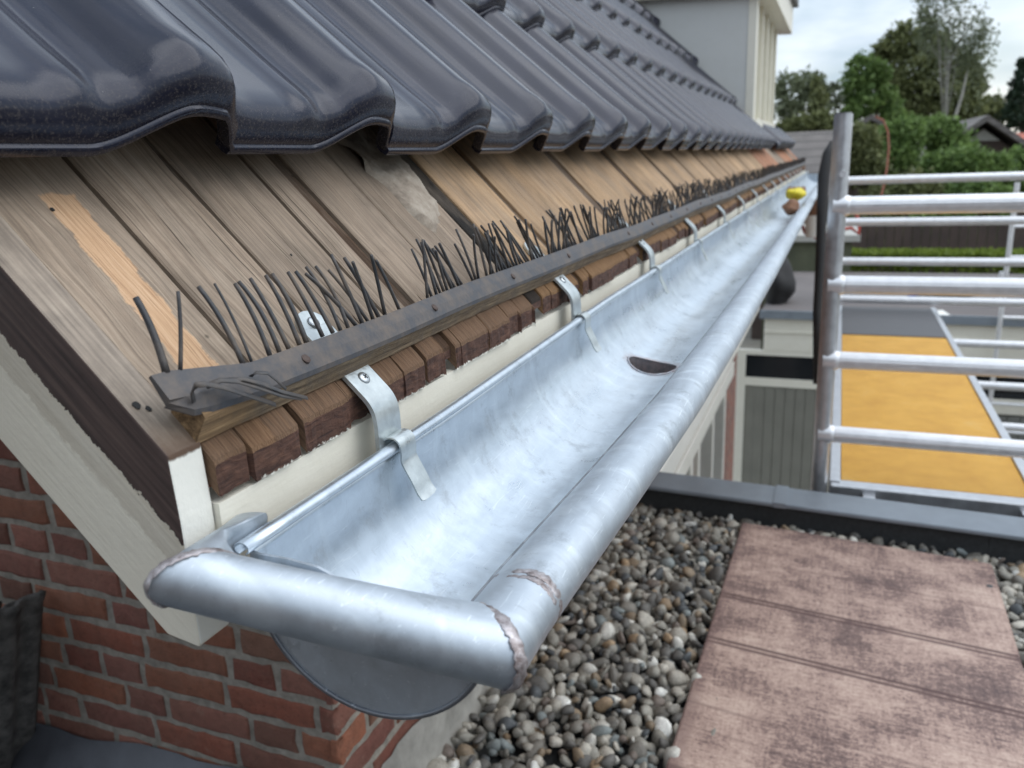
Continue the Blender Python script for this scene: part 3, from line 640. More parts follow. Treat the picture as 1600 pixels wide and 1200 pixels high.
# cement skirting of the side wall above the gravel
v = []; ny = 60; 
for i in range(ny):
    yy = YW-.015+i*(2.285-YW)/(ny-1)
    for (dx, zz) in ((.002, -.945), (.010, -.958), (.013, -1.0), (.018, -1.04), (.04, -1.075)):
        v.append((XW+dx+random.uniform(-.002, .002), yy, zz+random.uniform(-.006, .006)*(zz > -.95)))
mesh('cement_skirting', v, [(i*5+j, i*5+j+1, (i+1)*5+j+1, (i+1)*5+j) for i in range(ny-1) for j in range(4)], M['render'], house, True)
v = []
for i in range(40):
    x = -2.2+i*(XW+.0+2.2)/39; zt_ = -.905-.0*(x)-.10*max(0, (-.80-x))**1.0*.9
    for (dy, dz) in ((-.004, 0), (-.012, -.012), (-.05, -.05), (-.16, -.075), (-.34, -.10)):
        v.append((x, YW+dy+random.uniform(-.002, .002), max(-1.3, zt_+dz+.006*math.sin(x*23+dy*20))))
mesh('lead_flashing', v, [(i*5+j, (i+1)*5+j, (i+1)*5+j+1, i*5+j+1) for i in range(39) for j in range(4)], M['lead'], house, True)
# lower cornice and windows of the side facade, beyond the gravel roof
def brickfar():
    t = NT('far_brickwork'); p = t.pos(); x, y, z = t.sep(p); n = t.t.nodes.new('ShaderNodeTexBrick'); t.set(n.inputs['Vector'], t.comb(y, z, 0.)); n.inputs['Scale'].default_value = 1.
    n.inputs['Brick Width'].default_value = .17; n.inputs['Row Height'].default_value = .053; n.inputs['Mortar Size'].default_value = .006
    n.inputs['Color1'].default_value = (*S(140, 84, 70), 1); n.inputs['Color2'].default_value = (*S(112, 68, 60), 1); n.inputs['Mortar'].default_value = (*S(140, 134, 124), 1)
    t.P(Base_Color=n.outputs['Color'], Roughness=.9); return t.m
def facade():
    g = G(); g.box((XW-.0034, 3.21, -4.), (XW+.0, 6.0, -.25)); g.box((XW-.0034, 2.45, -4.), (XW+.0, 3.209, -1.06)); g.build('side_wall', brickfar(), house)
    xc = -.490
    g = G(); g.box((XW, 2.42, -1.06), (xc-.03, 6.0, -.995), 0, .006); g.box((xc-.029, 2.42, -1.10), (xc, 6.0, -1.0), 0, .008); g.box((XW, 2.43, -1.085), (xc-.03, 5.99, -1.062)); c = g.build('cornice', M['white'], house)
    g = G(); g.box((XW, 2.45, -1.34), (-.545, 5.0, -1.25), 0, .006); c2 = g.build('window_head', M['white'], house)
    for k_, y0 in enumerate((2.55, 3.75)):
        g = G(); y1 = y0+1.05
        for (a, b) in ((y0, y0+.07), (y1-.07, y1), ((y0+y1)/2-.03, (y0+y1)/2+.03)): g.box((XW-.02, a, -3.6), (-.565, b, -1.345), 0, .004)
        g.box((XW-.02, y0+.07, -1.42), (-.58, y1-.07, -1.345)); w = g.build('window', M['white'], house)
        g = G(); g.box((XW-.006, y0+.07, -3.6), (XW+.004, y1-.07, -1.42)); g.build('pane', M['glass'], w)
facade()

# ================================================================== ZINC GUTTER
CX, CZ, RG, RB = -.196, -.1935, .0635, .0145; ZR = -.1805
def zo(y):                                 # the gutter is nailed up slightly out of line
    return float(np.interp(y, [.2, .35, .5, .75, .95, 1.3, 2.0, 3.5, 8], [0, 0, 0, .004, .007, .006, .007, .004, .0]))*.9
gut = empty('zinc_gutter', 'new half-round zinc gutter along the eaves with soldered mitred bead at the near end', 'gutter', (0, 0, 0))
XBC, ZBC = -.1362, -.2165
def xo(y): return float(np.interp(y, [.2, .34, .50, .706, 1.0, 1.5, 7.], [0, 0, .0070, .0140, .0172, .0190, .0165]))
HX, HY, HR = -.2000, .945, .0295
TH1 = 2*math.pi-.39
thA = [('v', q) for q in np.linspace(ZR+.002, CZ, 4)[:-1]]+[('a', q) for q in np.linspace(math.pi, TH1, 60)]
def sec_pt(q, y):
    k_, t = q; x, z = (CX-RG, t) if k_ == 'v' else (CX+RG*math.cos(t), CZ+RG*math.sin(t))
    return x+xo(y)*max(0, (x-CX+RG)/(2*RG)), z
YC0 = .2865
ysl = [YC0, .29, .295]+list(np.arange(.31, HY-.06, .02))+list(np.arange(HY-.055, HY+.0551, .0022))+list(np.arange(HY+.07, YE, .05))+[YE]
v = []; nT = len(thA)
for yy in ysl:
    for q in thA:
        x, z = sec_pt(q, yy); v.append([x+.0006*math.sin(yy*17+z*40)*min(1, (yy-YC0)*20), yy, z+zo(yy)])
def zfloor(x, y):
    xs_ = [sec_pt(('a', t), y) for t in np.linspace(math.pi, TH1, 90)]; return float(np.interp(x, [p[0] for p in xs_], [p[1] for p in xs_]))+zo(y)
hd = lambda p: math.hypot((p[0]-HX), (p[1]-HY))
f = []; rim = set()
for i in range(len(ysl)-1):
    for j in range(nT-1):
        q = (i*nT+j, i*nT+j+1, (i+1)*nT+j+1, (i+1)*nT+j)
        cx = sum(v[k_][0] for k_ in q)/4; cy = sum(v[k_][1] for k_ in q)/4
        if math.hypot(cx-HX, cy-HY) < HR: rim.update(q)
        else: f.append(q)
for k_ in {k_ for q in f for k_ in q if k_ in rim}:      # pull the cut edge onto the circle
    p = v[k_]; d = hd(p)
    if d < 1e-6: continue
    x = HX+(p[0]-HX)*HR/d; y_ = HY+(p[1]-HY)*HR/d; v[k_] = [x, y_, zfloor(x, y_)]
trough = mesh('trough', v, f, M['zinc'], gut, True)
sol = trough.modifiers.new('thickness', 'SOLIDIFY'); sol.thickness = .0012; sol.offset = -1
# outlet: raised, discoloured solder rim and dark pipe
g = G(); pts = []
for i in range(49):
    a = 2*math.pi*i/48; x = HX+HR*math.cos(a); yy = HY+HR*math.sin(a); pts.append((x, yy, zfloor(x, yy)+.0005))
g.tube(pts, [.0009+random.uniform(-.0002, .0003) for _ in pts], 8); g.build('outlet_rim', M['zincdull'], gut, True)
g = G(); K = 48; v = []
for k_, (dz, rr) in enumerate(((0, HR), (-.02, HR-.001), (-.05, HR-.002))):
    for i in range(K):
        a = 2*math.pi*i/K; x = HX+rr*math.cos(a); yy = HY+rr*math.sin(a); v.append((x, yy, zfloor(x, yy)+dz if k_ < 2 else CZ-RG-.04))
g.add(v, [(k_*K+i, k_*K+(i+1) % K, (k_+1)*K+(i+1) % K, (k_+1)*K+i) for k_ in range(2) for i in range(K)])
g.build('outlet_pipe', M['zincdark'], gut, True)
# rear rolled rim: an open little roll, starts just behind the near end
g = G(); RR = .0044; v = []; aa = [math.radians(q) for q in range(-60, 251, 18)]; ys_ = list(np.arange(.2775, YE, .03))
for yy in ys_:
    for a in aa: v.append((-.2590+RR*1.05*math.cos(a), yy, ZR+.0048+RR*.8*math.sin(a)+zo(yy)))
K = len(aa); g.add(v, [(i*K+j, (i+1)*K+j, (i+1)*K+j+1, i*K+j+1) for i in range(len(ys_)-1) for j in range(K-1)])
o = g.build('rear_rim', M['zinc'], gut, True); q = o.modifiers.new('t', 'SOLIDIFY'); q.thickness = .0008
# rounded bead: stub against the fascia, along the end, then along the front, mitred
def mitre_tube(P, r, seg=32, steps=None, flat=None):
    P = [Vector(p) for p in P]; v = []; rings = []
    def ring(c, t, mdir, rr):               # points of the cylinder along t cut by the plane through c with normal mdir
        a = t.cross(Vector((0, 0, 1))).normalized(); b_ = a.cross(t).normalized(); out = []
        for k in range(seg):
            th = 2*math.pi*k/seg; p = a*math.cos(th)*rr+b_*math.sin(th)*rr; l = -p.dot(mdir)/t.dot(mdir); out.append(c+p+t*l)
        return out
    for i in range(len(P)-1):
        t = (P[i+1]-P[i]).normalized()
        ma = t if i == 0 else ((P[i]-P[i-1]).normalized()+t).normalized()
        mb = t if i == len(P)-2 else (t+(P[i+2]-P[i+1]).normalized()).normalized()
        A = ring(P[i], t, ma, r[i]); Bq = ring(P[i+1], t, mb, r[i+1]); n = (steps or [1]*9)[i]
        for s_ in range(n+1):
            f_ = s_/n; rings.append(([A[k].lerp(Bq[k], f_) for k in range(seg)], i))
    return rings
cornerL = Vector((-.2545, .2435, -.1730)); cornerR = Vector((XBC+.0022, .2955, ZBC-.001))
PB = [(-.2690, .3020, -.1765), cornerL, cornerR, (XBC+.0022, YE, ZBC-.001)]
rings = mitre_tube(PB, [.013, .0142, .0158, .0140], 32, [4, 14, 160])
LIP = .0095; cnt = {}; tot = {1: 14, 2: 160}
for r_, i in rings:                        # the bead is broader and flatter on its inner side
    n_ = cnt.get(i, 0); cnt[i] = n_+1
    if i == 0: continue
    q_ = n_/tot[i]; ax_, ay_ = (q_**8, q_**1.6) if i == 1 else (1., 1. if n_ == 0 else 0.)
    for k_ in range(32):
        w_ = max(0., -math.cos(2*math.pi*k_/32)); r_[k_].x -= LIP*w_*ax_; r_[k_].y += LIP*w_*ay_; r_[k_].z += .0012*w_*ax_
v = []; f = []; seg = 32
for r_, i in rings:
    for p in r_:
        x, y_, z = p
        if i == 0:                          # stub flattens towards the fascia
            q = max(0, min(1, (y_-.255)/.045)); z = z*(1-q)+(-.1765+.004+(z+.1765)*.3)*q; x = max(x, -.2800) if y_ > .262 else x
            x = x if y_ < .262 else x+(min(x, -.2645)-x)*min(1, (y_-.262)/.01)
        v.append((x+(xo(y_) if i == 2 else 0), y_, z))
nR = len(rings)
for i in range(nR-1):
    if rings[i][1] != rings[i+1][1]: continue
    for k_ in range(seg): f.append((i*seg+k_, i*seg+(k_+1) % seg, (i+1)*seg+(k_+1) % seg, (i+1)*seg+k_))
f.append(tuple(range(seg))[::-1]); f.append(tuple(range((nR-1)*seg, nR*seg)))
mesh('front_bead', v, f, M['zincdull'], gut, True)
g = G(); g.tube([(r_[14].x+xo(r_[14].y)-.0004, r_[14].y, r_[14].z+.0002) for r_, i in rings if i == 2], .0007, 6); g.build('bead_edge', M['zincdark'], gut, True)
# near end cap, and the sheet joining it to the bead
lz = lambda x: -.1730+(x+.2545)*(ZBC+.1730)/(XBC+.2545); ly = lambda x: .2435+(x+.2545)*(.2955-.2435)/(XBC+.2545)
capo = [(CX-RG-.0012, ZR)]+[(CX+(RG+.0016)*math.cos(t), CZ+(RG+.0016)*math.sin(t)) for t in np.linspace(math.pi, TH1+.1, 48)]
g = G(); g.prism(capo+[(x_, min(ZR-.001, lz(x_)+.002)) for x_ in np.linspace(XBC, CX-RG+.004, 8)], 1, YC0-.0018, YC0-.0002); g.build('end_cap', M['zincdull'], gut)
g = G(); v = []
for x_ in np.linspace(CX-RG-.001, XBC-.004, 16): ye_ = max(ly(x_)+RB*.85+.006*max(0, (x_+.2545)/.12), YC0-.004); v += [(x_, ly(x_)+RB*.80, lz(x_)+RB*.28), (x_, ye_, min(ZR-.004, lz(x_)+.001)), (x_, ye_+.0038, min(ZR-.004, lz(x_)+.001)-.006)]
g.add(v, [(i*3+j, (i+1)*3+j, (i+1)*3+j+1, i*3+j+1) for i in range(15) for j in range(2)]); o = g.build('end_flange', M['zinc'], gut, True); o.modifiers.new('t', 'SOLIDIFY').thickness = .0008
g = G(); g.tube([(x, YC0-.002, z) for x, z in capo[1:]], .0014, 8); g.build('cap_seam', M['zincdark'], gut, True)
g = G(); g.prism([(CX+(RG)*math.cos(t), CZ+(RG)*math.sin(t)) for t in np.linspace(math.pi, 2*math.pi, 32)], 1, YE, YE+.0015); g.build('end_cap', M['zincdull'], gut)
# solder seams around the mitres
def seam(name, pts, r, seed, cen=None):
    rg = random.Random(seed); g = G(); v = []; P_ = [Vector(p) for p in pts]; n = len(P_); K = 10
    for i, p in enumerate(P_):
        t = (P_[min(n-1, i+1)]-P_[max(0, i-1)]).normalized(); c = cen(p) if cen else sum(P_, Vector())/n
        nr = (p-c); nr = (nr-t*nr.dot(t)).normalized(); b_ = t.cross(nr); w = r*2.0*rg.uniform(.75, 1.25); h = r*.42*rg.uniform(.6, 1.3); off = rg.uniform(-.0004, .0004)
        e = min(1, .25+min(i, n-1-i)*.4)
        for k_ in range(K):
            a_ = 2*math.pi*k_/K; v.append((p+b_*(math.cos(a_)*w*e+off)+nr*(math.sin(a_)*h))[:])
    f = [(i*K+k_, i*K+(k_+1) % K, (i+1)*K+(k_+1) % K, (i+1)*K+k_) for i in range(n-1) for k_ in range(K)]+[tuple(range(K))[::-1], tuple(range((n-1)*K, n*K))]
    g.add(v, f); return g.build(name, M['solder'], gut, True)
def ring_arc(i, d0, d1, y_off=0.):          # part of the mitre ring at joint i, degrees round the bead
    r_, seg_ = [(a_, b_) for a_, b_ in rings if b_ == i][0]; c = sum(r_, Vector())/len(r_); out = []
    for d in np.arange(d0, d1, 5):
        k_ = (d % 360)/360*32; p = r_[int(k_) % 32].lerp(r_[(int(k_)+1) % 32], k_ % 1); p = c+(p-c)*1.004; out.append((p.x, p.y+y_off, p.z))
    return out
seam('solder_seam', ring_arc(2, -70, 190), .0017, 1)
seam('solder_seam', ring_arc(1, -60, 235), .0012, 2)
def yarc(yc, d0, d1): return [(XBC+.0022+math.cos(math.radians(d))*.0156-LIP*max(0, -math.cos(math.radians(d))), yc+.004*math.sin(math.radians(d)*.5), ZBC-.001+math.sin(math.radians(d))*.0156) for d in range(d0, d1, 5)]
seam('solder_seam', yarc(.3405, -25, 165), .0017, 3)
seam('solder_seam', yarc(.3350, 10, 150), .0012, 4)
# ------------------------------------------------------------------ brackets
def bracket_mesh(y0):
    root = empty('gutter_bracket', None, 'gutter bracket', (0, y0, 0))
    W = .0150; T = .0026
    path = [RP(.1316, 0, .0016), RP(.145, 0, .0018), RP(.165, 0, .0020), RP(.184, 0, .0022), RP(.196, 0, .0026), RP(.204, 0, .0026)]
    path = [(p[0], p[2]) for p in path]
    x0, z0 = path[-1]; ex = -.2655
    p0 = path.pop(); p0 = path.pop(); path = path[:-1]
    a0 = RP(.190, 0, .0024); a0 = (a0[0], a0[2]); L1 = (a0[0]+D[0]*.012, a0[1]+D[2]*.012); e0 = (ex+.0005, ZR+.010); L2 = (ex+.0005, ZR+.024)
    for i in range(15):
        q = i/14; path.append(tuple((1-q)**3*a0[j]+3*q*(1-q)**2*L1[j]+3*q*q*(1-q)*L2[j]+q**3*e0[j] for j in (0, 1)))
    path += [(ex+.0005, ZR+.002), (ex+.0005, ZR-.006)]
    path += [(CX+(RG+.0042)*math.cos(t), CZ+(RG+.0042)*math.sin(t)) for t in np.linspace(math.pi+.10, 2*math.pi-.25, 18)]
    g = G(); n = len(path); v = []
    for i, (x, z) in enumerate(path):
        a = path[max(0, i-1)]; b = path[min(n-1, i+1)]; dx, dz = b[0]-a[0], b[1]-a[1]; l = math.hypot(dx, dz); nx, nz = -dz/l, dx/l
        
        w = W
        for (oy, k_) in ((-w, -.5), (-w*.96, .45), (w*.96, .45), (w, -.5), (w, -.5), (-w, -.5)):
            v.append((x+nx*T*k_, oy, z+nz*T*k_))
    f = []
    for i in range(n-1):
        for j in range(5): f.append((i*6+j, i*6+j+1, (i+1)*6+j+1, (i+1)*6+j))
    f += [(0, 1, 2, 3), ((n-1)*6+3, (n-1)*6+2, (n-1)*6+1, (n-1)*6)]
    g.add(v, f); g.build('strap', M['galv'], root, True, 50)
    # rounded upper end of the strap
    g = G(); K = 16; v = []
    for n_ in (.0003, .0029):
        for i in range(K):
            a = math.pi*i/(K-1); p = RP(.1315-math.sin(a)*.0135, 0, n_); v.append((p[0], math.cos(a)*.0148, p[2]))
    g.add(v, [tuple(range(K))[::-1], tuple(range(K, 2*K))]+[(i, i+1, i+1+K, i+K) for i in range(K-1)]); g.build('strap_tab', M['galv'], root)
    # clip over the rear rim with its tongue inside the gutter
    g = G(); pc = [(-.2652, ZR+.004), (-.2648, ZR+.0085), (-.2615, ZR+.0112), (-.2570, ZR+.0112), (-.2534, ZR+.0080), (-.2528, ZR+.0015), (-.2535, ZR-.004), (-.2512, ZR-.0105), (-.2465, ZR-.0200), (-.2438, ZR-.0260), (-.2400, ZR-.0310)]
    def cr(P_, k=4):
        out = []
        for i in range(len(P_)-1):
            a, b, c, d = P_[max(0, i-1)], P_[i], P_[i+1], P_[min(len(P_)-1, i+2)]
            for j in range(k):
                q = j/k; out.append(tuple(.5*((2*b[m_])+(-a[m_]+c[m_])*q+(2*a[m_]-5*b[m_]+4*c[m_]-d[m_])*q*q+(-a[m_]+3*b[m_]-3*c[m_]+d[m_])*q**3) for m_ in (0, 1)))
        return out+[P_[-1]]
    pc = cr(pc); v = []; n = len(pc)
    for i, (x, z) in enumerate(pc):
        a = pc[max(0, i-1)]; b = pc[min(n-1, i+1)]; dx, dz = b[0]-a[0], b[1]-a[1]; l = math.hypot(dx, dz); nx, nz = dz/l, -dx/l
        w = .0098*(1 if i < n-1 else .6)
        for (oy, k_) in ((-w, 0), (w, 0), (w, .0011), (-w, .0011)): v.append((x-nx*k_, oy+.0015+.002*min(1, max(0, (i-18)/12)), z-nz*k_))
    f = [(0, 1, 2, 3), tuple((n-1)*4+q for q in (3, 2, 1, 0))]
    for i in range(n-1):
        for j in range(4): f.append((i*4+j, i*4+(j+1) % 4, (i+1)*4+(j+1) % 4, (i+1)*4+j))
    g.add(v, f); o = g.build('clip', M['galv'], root, True, 50)
    for sv in (.1780, .1285):
        g = G(); c = RP(sv, 0, .0032); nv = Vector(N); dv = Vector(D); yv = Vector((0, 1, 0)); v = []; K = 20
        for (rr, hh) in ((.0046, 0), (.0046, .0006), (.0040, .0014), (.0022, .0019)):
            for i in range(K):
                a = 2*math.pi*i/K; p = Vector(c)+dv*math.cos(a)*rr+yv*math.sin(a)*rr+nv*hh; v.append(p[:])
        f = [(k_*K+i, k_*K+(i+1) % K, (k_+1)*K+(i+1) % K, (k_+1)*K+i) for k_ in range(3) for i in range(K)]+[tuple(range(3*K, 4*K))]
        g.add(v, f); sc_ = g.build('screw', M['screw'], root, True)
        g = G()
        for ang in (.5, .5+math.pi/2):
            a = dv*math.cos(ang)+yv*math.sin(ang); b = dv*-math.sin(ang)+yv*math.cos(ang); cc_ = Vector(c)
            v = [(cc_+a*sa*.0019+b*sb*.0004+nv*h_)[:] for h_ in (.0012+.0001*(ang > 1), .00215+.0001*(ang > 1)) for sa, sb in ((-1, -1), (1, -1), (1, 1), (-1, 1))]
            g.add(v, [(0, 3, 2, 1), (4, 5, 6, 7), (0, 1, 5, 4), (1, 2, 6, 5), (2, 3, 7, 6), (3, 0, 4, 7)])
        g.build('cross_recess', M['recess'], sc_)
    return root
br0 = bracket_mesh(.4305)
br0['group'] = 'gutter brackets'
ORD = ['nearest', 'second', 'third', 'fourth', 'fifth', 'sixth', 'seventh', 'eighth', 'ninth', 'tenth', 'eleventh', 'twelfth', 'thirteenth', 'fourteenth', 'fifteenth', 'sixteenth', 'seventeenth']
br0['label'] = 'nearest galvanised gutter bracket, large strap with its screw clearly visible on the brown board end'
def copy_tree(o, parent=None):
    c = o.copy(); COL.objects.link(c); c.parent = parent
    for ch in o.children: copy_tree(ch, c)
    return c
ys_b = [.845, 1.243, 1.655, 2.10, 2.54]+[2.96+.42*i for i in range(9)]
for i, yb_ in enumerate(ys_b):
    c = copy_tree(br0); c.location = (0, yb_, zo(yb_)*.6)
    c['label'] = ('last galvanised gutter bracket, at the far end of the gutter' if i == len(ys_b)-1 else
                  f'{ORD[i+1]} galvanised gutter bracket counted from the near end of the gutter')

# ================================================================== BIRD COMB
def comb_plate(y0, y1, root, nearend=False):
    ys_ = list(np.arange(y0, y1, .01))+[y1]; v = []; prof_ = [(.1496, .0235), (.1492, .0214), (.1640, .0178), (.1664, .0160), (.1674, .0172), (.1655, .0200), (.1580, .0222)]
    K = len(prof_)
    for yy in ys_:
        for (s, n) in prof_:
            if nearend: 
                q = max(0, min(1, (.330-yy)/.05)); s = s-(.0110*q if s < .15 else .0035*q)
                if yy < y0+.011 and s > .150: s = .153+(s-.153)*((yy-y0)/.011)
            v.append(RP(s+waves(yy), yy, n+rail_z(yy)))
    f = [(i*K+j, i*K+(j+1) % K, (i+1)*K+(j+1) % K, (i+1)*K+j) for i in range(len(ys_)-1) for j in range(K)]+[tuple(range(K))[::-1], tuple(range((len(ys_)-1)*K, len(ys_)*K))]
    g = G(); g.add(v, f); o = g.build('mounting_strip', M['comb'], root)
    ky = y0+.10; nm = M.setdefault('nail', plain('rusty_nail', S(82, 68, 62), .6, .4)) if 'nail' not in M else M['nail']
    while ky < y1-.03:
        c = Vector(RP(.1585+waves(ky), ky, .0222+rail_z(ky))); dv = Vector(D); yv = Vector((0, 1, 0)); nv = Vector(N); v = []; g = G()
        for rr, hh in ((.0030, -.001), (.0030, .0006), (.0018, .0011)):
            for i in range(12): a = math.pi/6*i; v.append((c+dv*math.cos(a)*rr+yv*math.sin(a)*rr+nv*hh)[:])
        g.add(v, [(k_*12+i, k_*12+(i+1) % 12, (k_+1)*12+(i+1) % 12, (k_+1)*12+i) for k_ in range(2) for i in range(12)]+[tuple(range(24, 36))]); g.build('nail_head', nm, root); ky += .165
def tine_pts(y, h, leany, leanx, curl, r0, rg):
    b = Vector(RP(.1492+waves(y), y, .0225+rail_z(y))); out = []; rad = []; n = 7
    for i in range(n):
        t = i/(n-1); q = b+Vector((-leanx*h*t-curl*.35*h*t*t, leany*h*t+curl*h*t*t*.5, h*t*(1-.12*t))); out.append(q[:]); rad.append(r0*(1.15-.25*t))
    return out, rad
strips = [(.272, 1.045), (1.0453, 2.03), (2.0303, 3.03), (3.0303, 4.03), (4.0303, 5.03), (5.0303, 6.03), (6.0303, YE)]
slabel = ['nearest black plastic bird comb with its bent looped tines at the cut near end', 'second black plastic bird comb strip from the near end, with dense crossing tines', 'third black bird comb strip from the near end, nailed on the eaves batten', 'fourth bird comb strip from the near end of the eaves', 'fifth bird comb strip from the near end of the eaves', 'sixth bird comb strip from the near end of the eaves', 'last bird comb strip, farthest away at the end of the eaves']
for si, (a, b) in enumerate(strips):
    root = empty('bird_comb', slabel[si], 'bird comb', (0, 0, 0), 'bird combs along the eaves batten')
    comb_plate(a, b, root, si == 0)
    rg = random.Random(50+si); big = G(); y = a+.008
    if si == 0:
        spec = []      # tines read off the photograph: (x base, x tip, y tip) along the strip
        for bx, by, tx, ty, r in ((265, 590, 212, 465, .00175), (283, 583, 278, 455, .0010), (357, 545, 310, 448, .0014), (378, 550, 335, 443, .0008), (408, 541, 367, 443, .0013), (428, 541, 373, 440, .0013), (443, 536, 391, 435, .0013), (462, 532, 415, 430, .0013), (473, 528, 425, 428, .0015),
                                  (497, 517, 450, 425, .0013), (515, 513, 462, 424, .0013), (527, 509, 478, 417, .0012), (540, 506, 493, 416, .0012)):
            s_, yb_ = hitN(bx, by, .0225); yb_ = max(a+.004, yb_); h = .050
            base = Vector(RP(.1492-.010*max(0, min(1, (.33-yb_)/.05)), yb_, .0225+rail_z(yb_))); t = float(base.dot(Vector(F))); tipd = Vector(ray(tx, ty))*t*1.0
            tip_ = tipd; mid = base.lerp(tip_, .5)+Vector((.0015, .003, .004))*rg.uniform(.3, 1.)
            pts = []
            for i in range(9):
                q = i/8; p = base*(1-q)**2+mid*2*q*(1-q)+tip_*q*q; pts.append(p[:])
            spec.append((pts, [r*(1.1-.2*i/8) for i in range(9)])); y = yb_
        for pts, rad in spec:
            g = G(); g.tube(pts, rad, 8); g.build('tine', M['tine'], root, True)
        y = hitN(553, 503, .0225)[1]
    cnt = 13 if si == 0 else 0
    while y < b-.004:
        if si == 0 and .497 < y < .535: y += .006; continue
        nh = rg.uniform(.036, .050) if si < 2 else rg.uniform(.03, .046)
        cl = math.sin(y*60)+.6*math.sin(y*23+1)
        pts, rad = tine_pts(y, nh*(1.0 if si else 1.05), rg.uniform(-.2, .2)+.28*cl-.38, rg.uniform(-.05, .45)+.15*math.sin(y*35), rg.uniform(-.9, .3), rg.uniform(.0009, .0012)*(1.15 if si == 0 else 1), rg)
        if si < 2 and cnt < 98:
            g = G(); g.tube(pts, rad, 7 if si == 0 else 6); g.build('tine', M['tine'], root, True)
        else: big.tube(pts, rad, 5 if si < 3 else 4, caps=False)
        cnt += 1; y += rg.uniform(.0056, .0088) if rg.random() > .13 else rg.uniform(.014, .030)
        if si and rg.random() < .35:
            pts, rad = tine_pts(y, nh*.8, rg.uniform(-.8, .6), rg.uniform(-.2, .6), rg.uniform(-.8, .5), .0008, rg); big.tube(pts, rad, 4, caps=False)
    if big.v: tag(big.build('tines', M['tine'], root, True), kind='stuff')
    if si == 0:                            # flattened, folded tines lying on the strip
        def lie(pp, w, ht):
            P_ = []
            for (px, py), h_ in zip(pp, ht):
                s_, y_ = hitN(px, py, h_); P_.append(RP(s_, y_, h_))
            g = G(); g.tube(P_, w, 8, flat=.35, up=tuple(N)); g.build('tine', M['tine'], root, True)
        lie([(303, 628), (300, 613), (306, 602), (322, 600), (350, 606), (385, 617), (430, 632)], .0018, [.023, .027, .0325, .0330, .0305, .027, .0245])
        lie([(322, 604), (345, 594), (372, 596), (405, 606), (440, 618), (470, 622)], .0017, [.026, .0295, .031, .030, .027, .025])
        lie([(352, 594), (380, 592), (410, 600), (440, 612), (480, 622)], .0015, [.029, .032, .031, .028, .025])
        lie([(392, 588), (400, 582), (418, 583), (432, 594), (447, 608)], .0013, [.024, .029, .030, .027, .0245])

# ================================================================== FLAT ROOF WITH GRAVEL, PARAPET, PANEL
g = G(); g.box((XW, -1.5, -1.25), (4., 2.30, -1.075)); tag(g.build('flat_roof', M['bitumen']), 'bitumen flat roof under the gravel', None, None, 'structure')
ico = bmesh.new(); bmesh.ops.create_icosphere(ico, subdivisions=2, radius=1); ico.verts.ensure_lookup_table()
IV = np.array([q.co[:] for q in ico.verts]); IF = np.array([[w.index for w in p.verts] for p in ico.faces]); ico.free()
px_, py_ = [], []
for layer in range(2):
    st = .0265
    for yy in np.arange(.35, 2.29, st):
        for xx in np.arange(XW+.01, 1.25, st):
            if -.17 < xx < .36 and yy < 2.1 and layer: continue
            if -.12 < xx < .33 and yy < 2.1: continue
            if xx > .95 and yy < 1.2: continue
            x = xx+rng.uniform(-.012, .012)+layer*.013; y = yy+rng.uniform(-.012, .012)+layer*.013
            px_.append((x, y, layer))
PX = np.array(px_); n = len(PX)
rad = rng.lognormal(math.log(.0120), .32, n).clip(.005, .021); sc = np.stack([rad*rng.uniform(.9, 1.35, n), rad*rng.uniform(.8, 1.1, n), rad*rng.uniform(.5, .85, n)], 1)
ph = rng.uniform(0, 6.28, (n, 3)); V = IV[None]*sc[:, None, :]
def_ = 1+.17*np.sin(IV[None, :, 0]*2.3+ph[:, :1])+.15*np.sin(IV[None, :, 1]*3.4+ph[:, 1:2])+.12*np.sin(IV[None, :, 2]*4.1+ph[:, 2:3]); V = V*def_[..., None]
q = rng.normal(size=(n, 4)); q[:, 1:3] *= .45; q /= np.linalg.norm(q, axis=1, keepdims=True); w_, x_, y_, z_ = q.T
Rm = np.stack([1-2*(y_*y_+z_*z_), 2*(x_*y_-z_*w_), 2*(x_*z_+y_*w_), 2*(x_*y_+z_*w_), 1-2*(x_*x_+z_*z_), 2*(y_*z_-x_*w_), 2*(x_*z_-y_*w_), 2*(y_*z_+x_*w_), 1-2*(x_*x_+y_*y_)], 1).reshape(n, 3, 3)
V = np.einsum('nij,nkj->nki', Rm, V); V[..., 0] += PX[:, 0, None]; V[..., 1] += PX[:, 1, None]; V[..., 2] += (-1.064+PX[:, 2]*.013+rng.uniform(-.003, .005, n))[:, None]
pal = np.array([S(118, 112, 102), S(142, 136, 124), S(96, 92, 86), S(166, 158, 144), S(136, 118, 96), S(190, 184, 172), S(82, 84, 84), S(156, 132, 104), S(112, 100, 90), S(208, 204, 194), S(120, 124, 120)])
pal = pal*1.25*np.array([.97, 1., 1.04])
pc = pal[rng.choice(len(pal), n, p=[.19, .19, .16, .13, .05, .07, .08, .02, .05, .03, .03])]*rng.uniform(.8, 1.2, (n, 1)); pc = np.concatenate([pc, np.ones((n, 1))], 1)
o = fastmesh('gravel', V.reshape(-1, 3), (IF[None]+np.arange(n)[:, None, None]*len(IV)).reshape(-1, 3), M['stone'], None, np.repeat(pc, len(IV), 0), True)
tag(o, 'grey and tan river pebbles covering the flat roof', None, None, 'stuff')
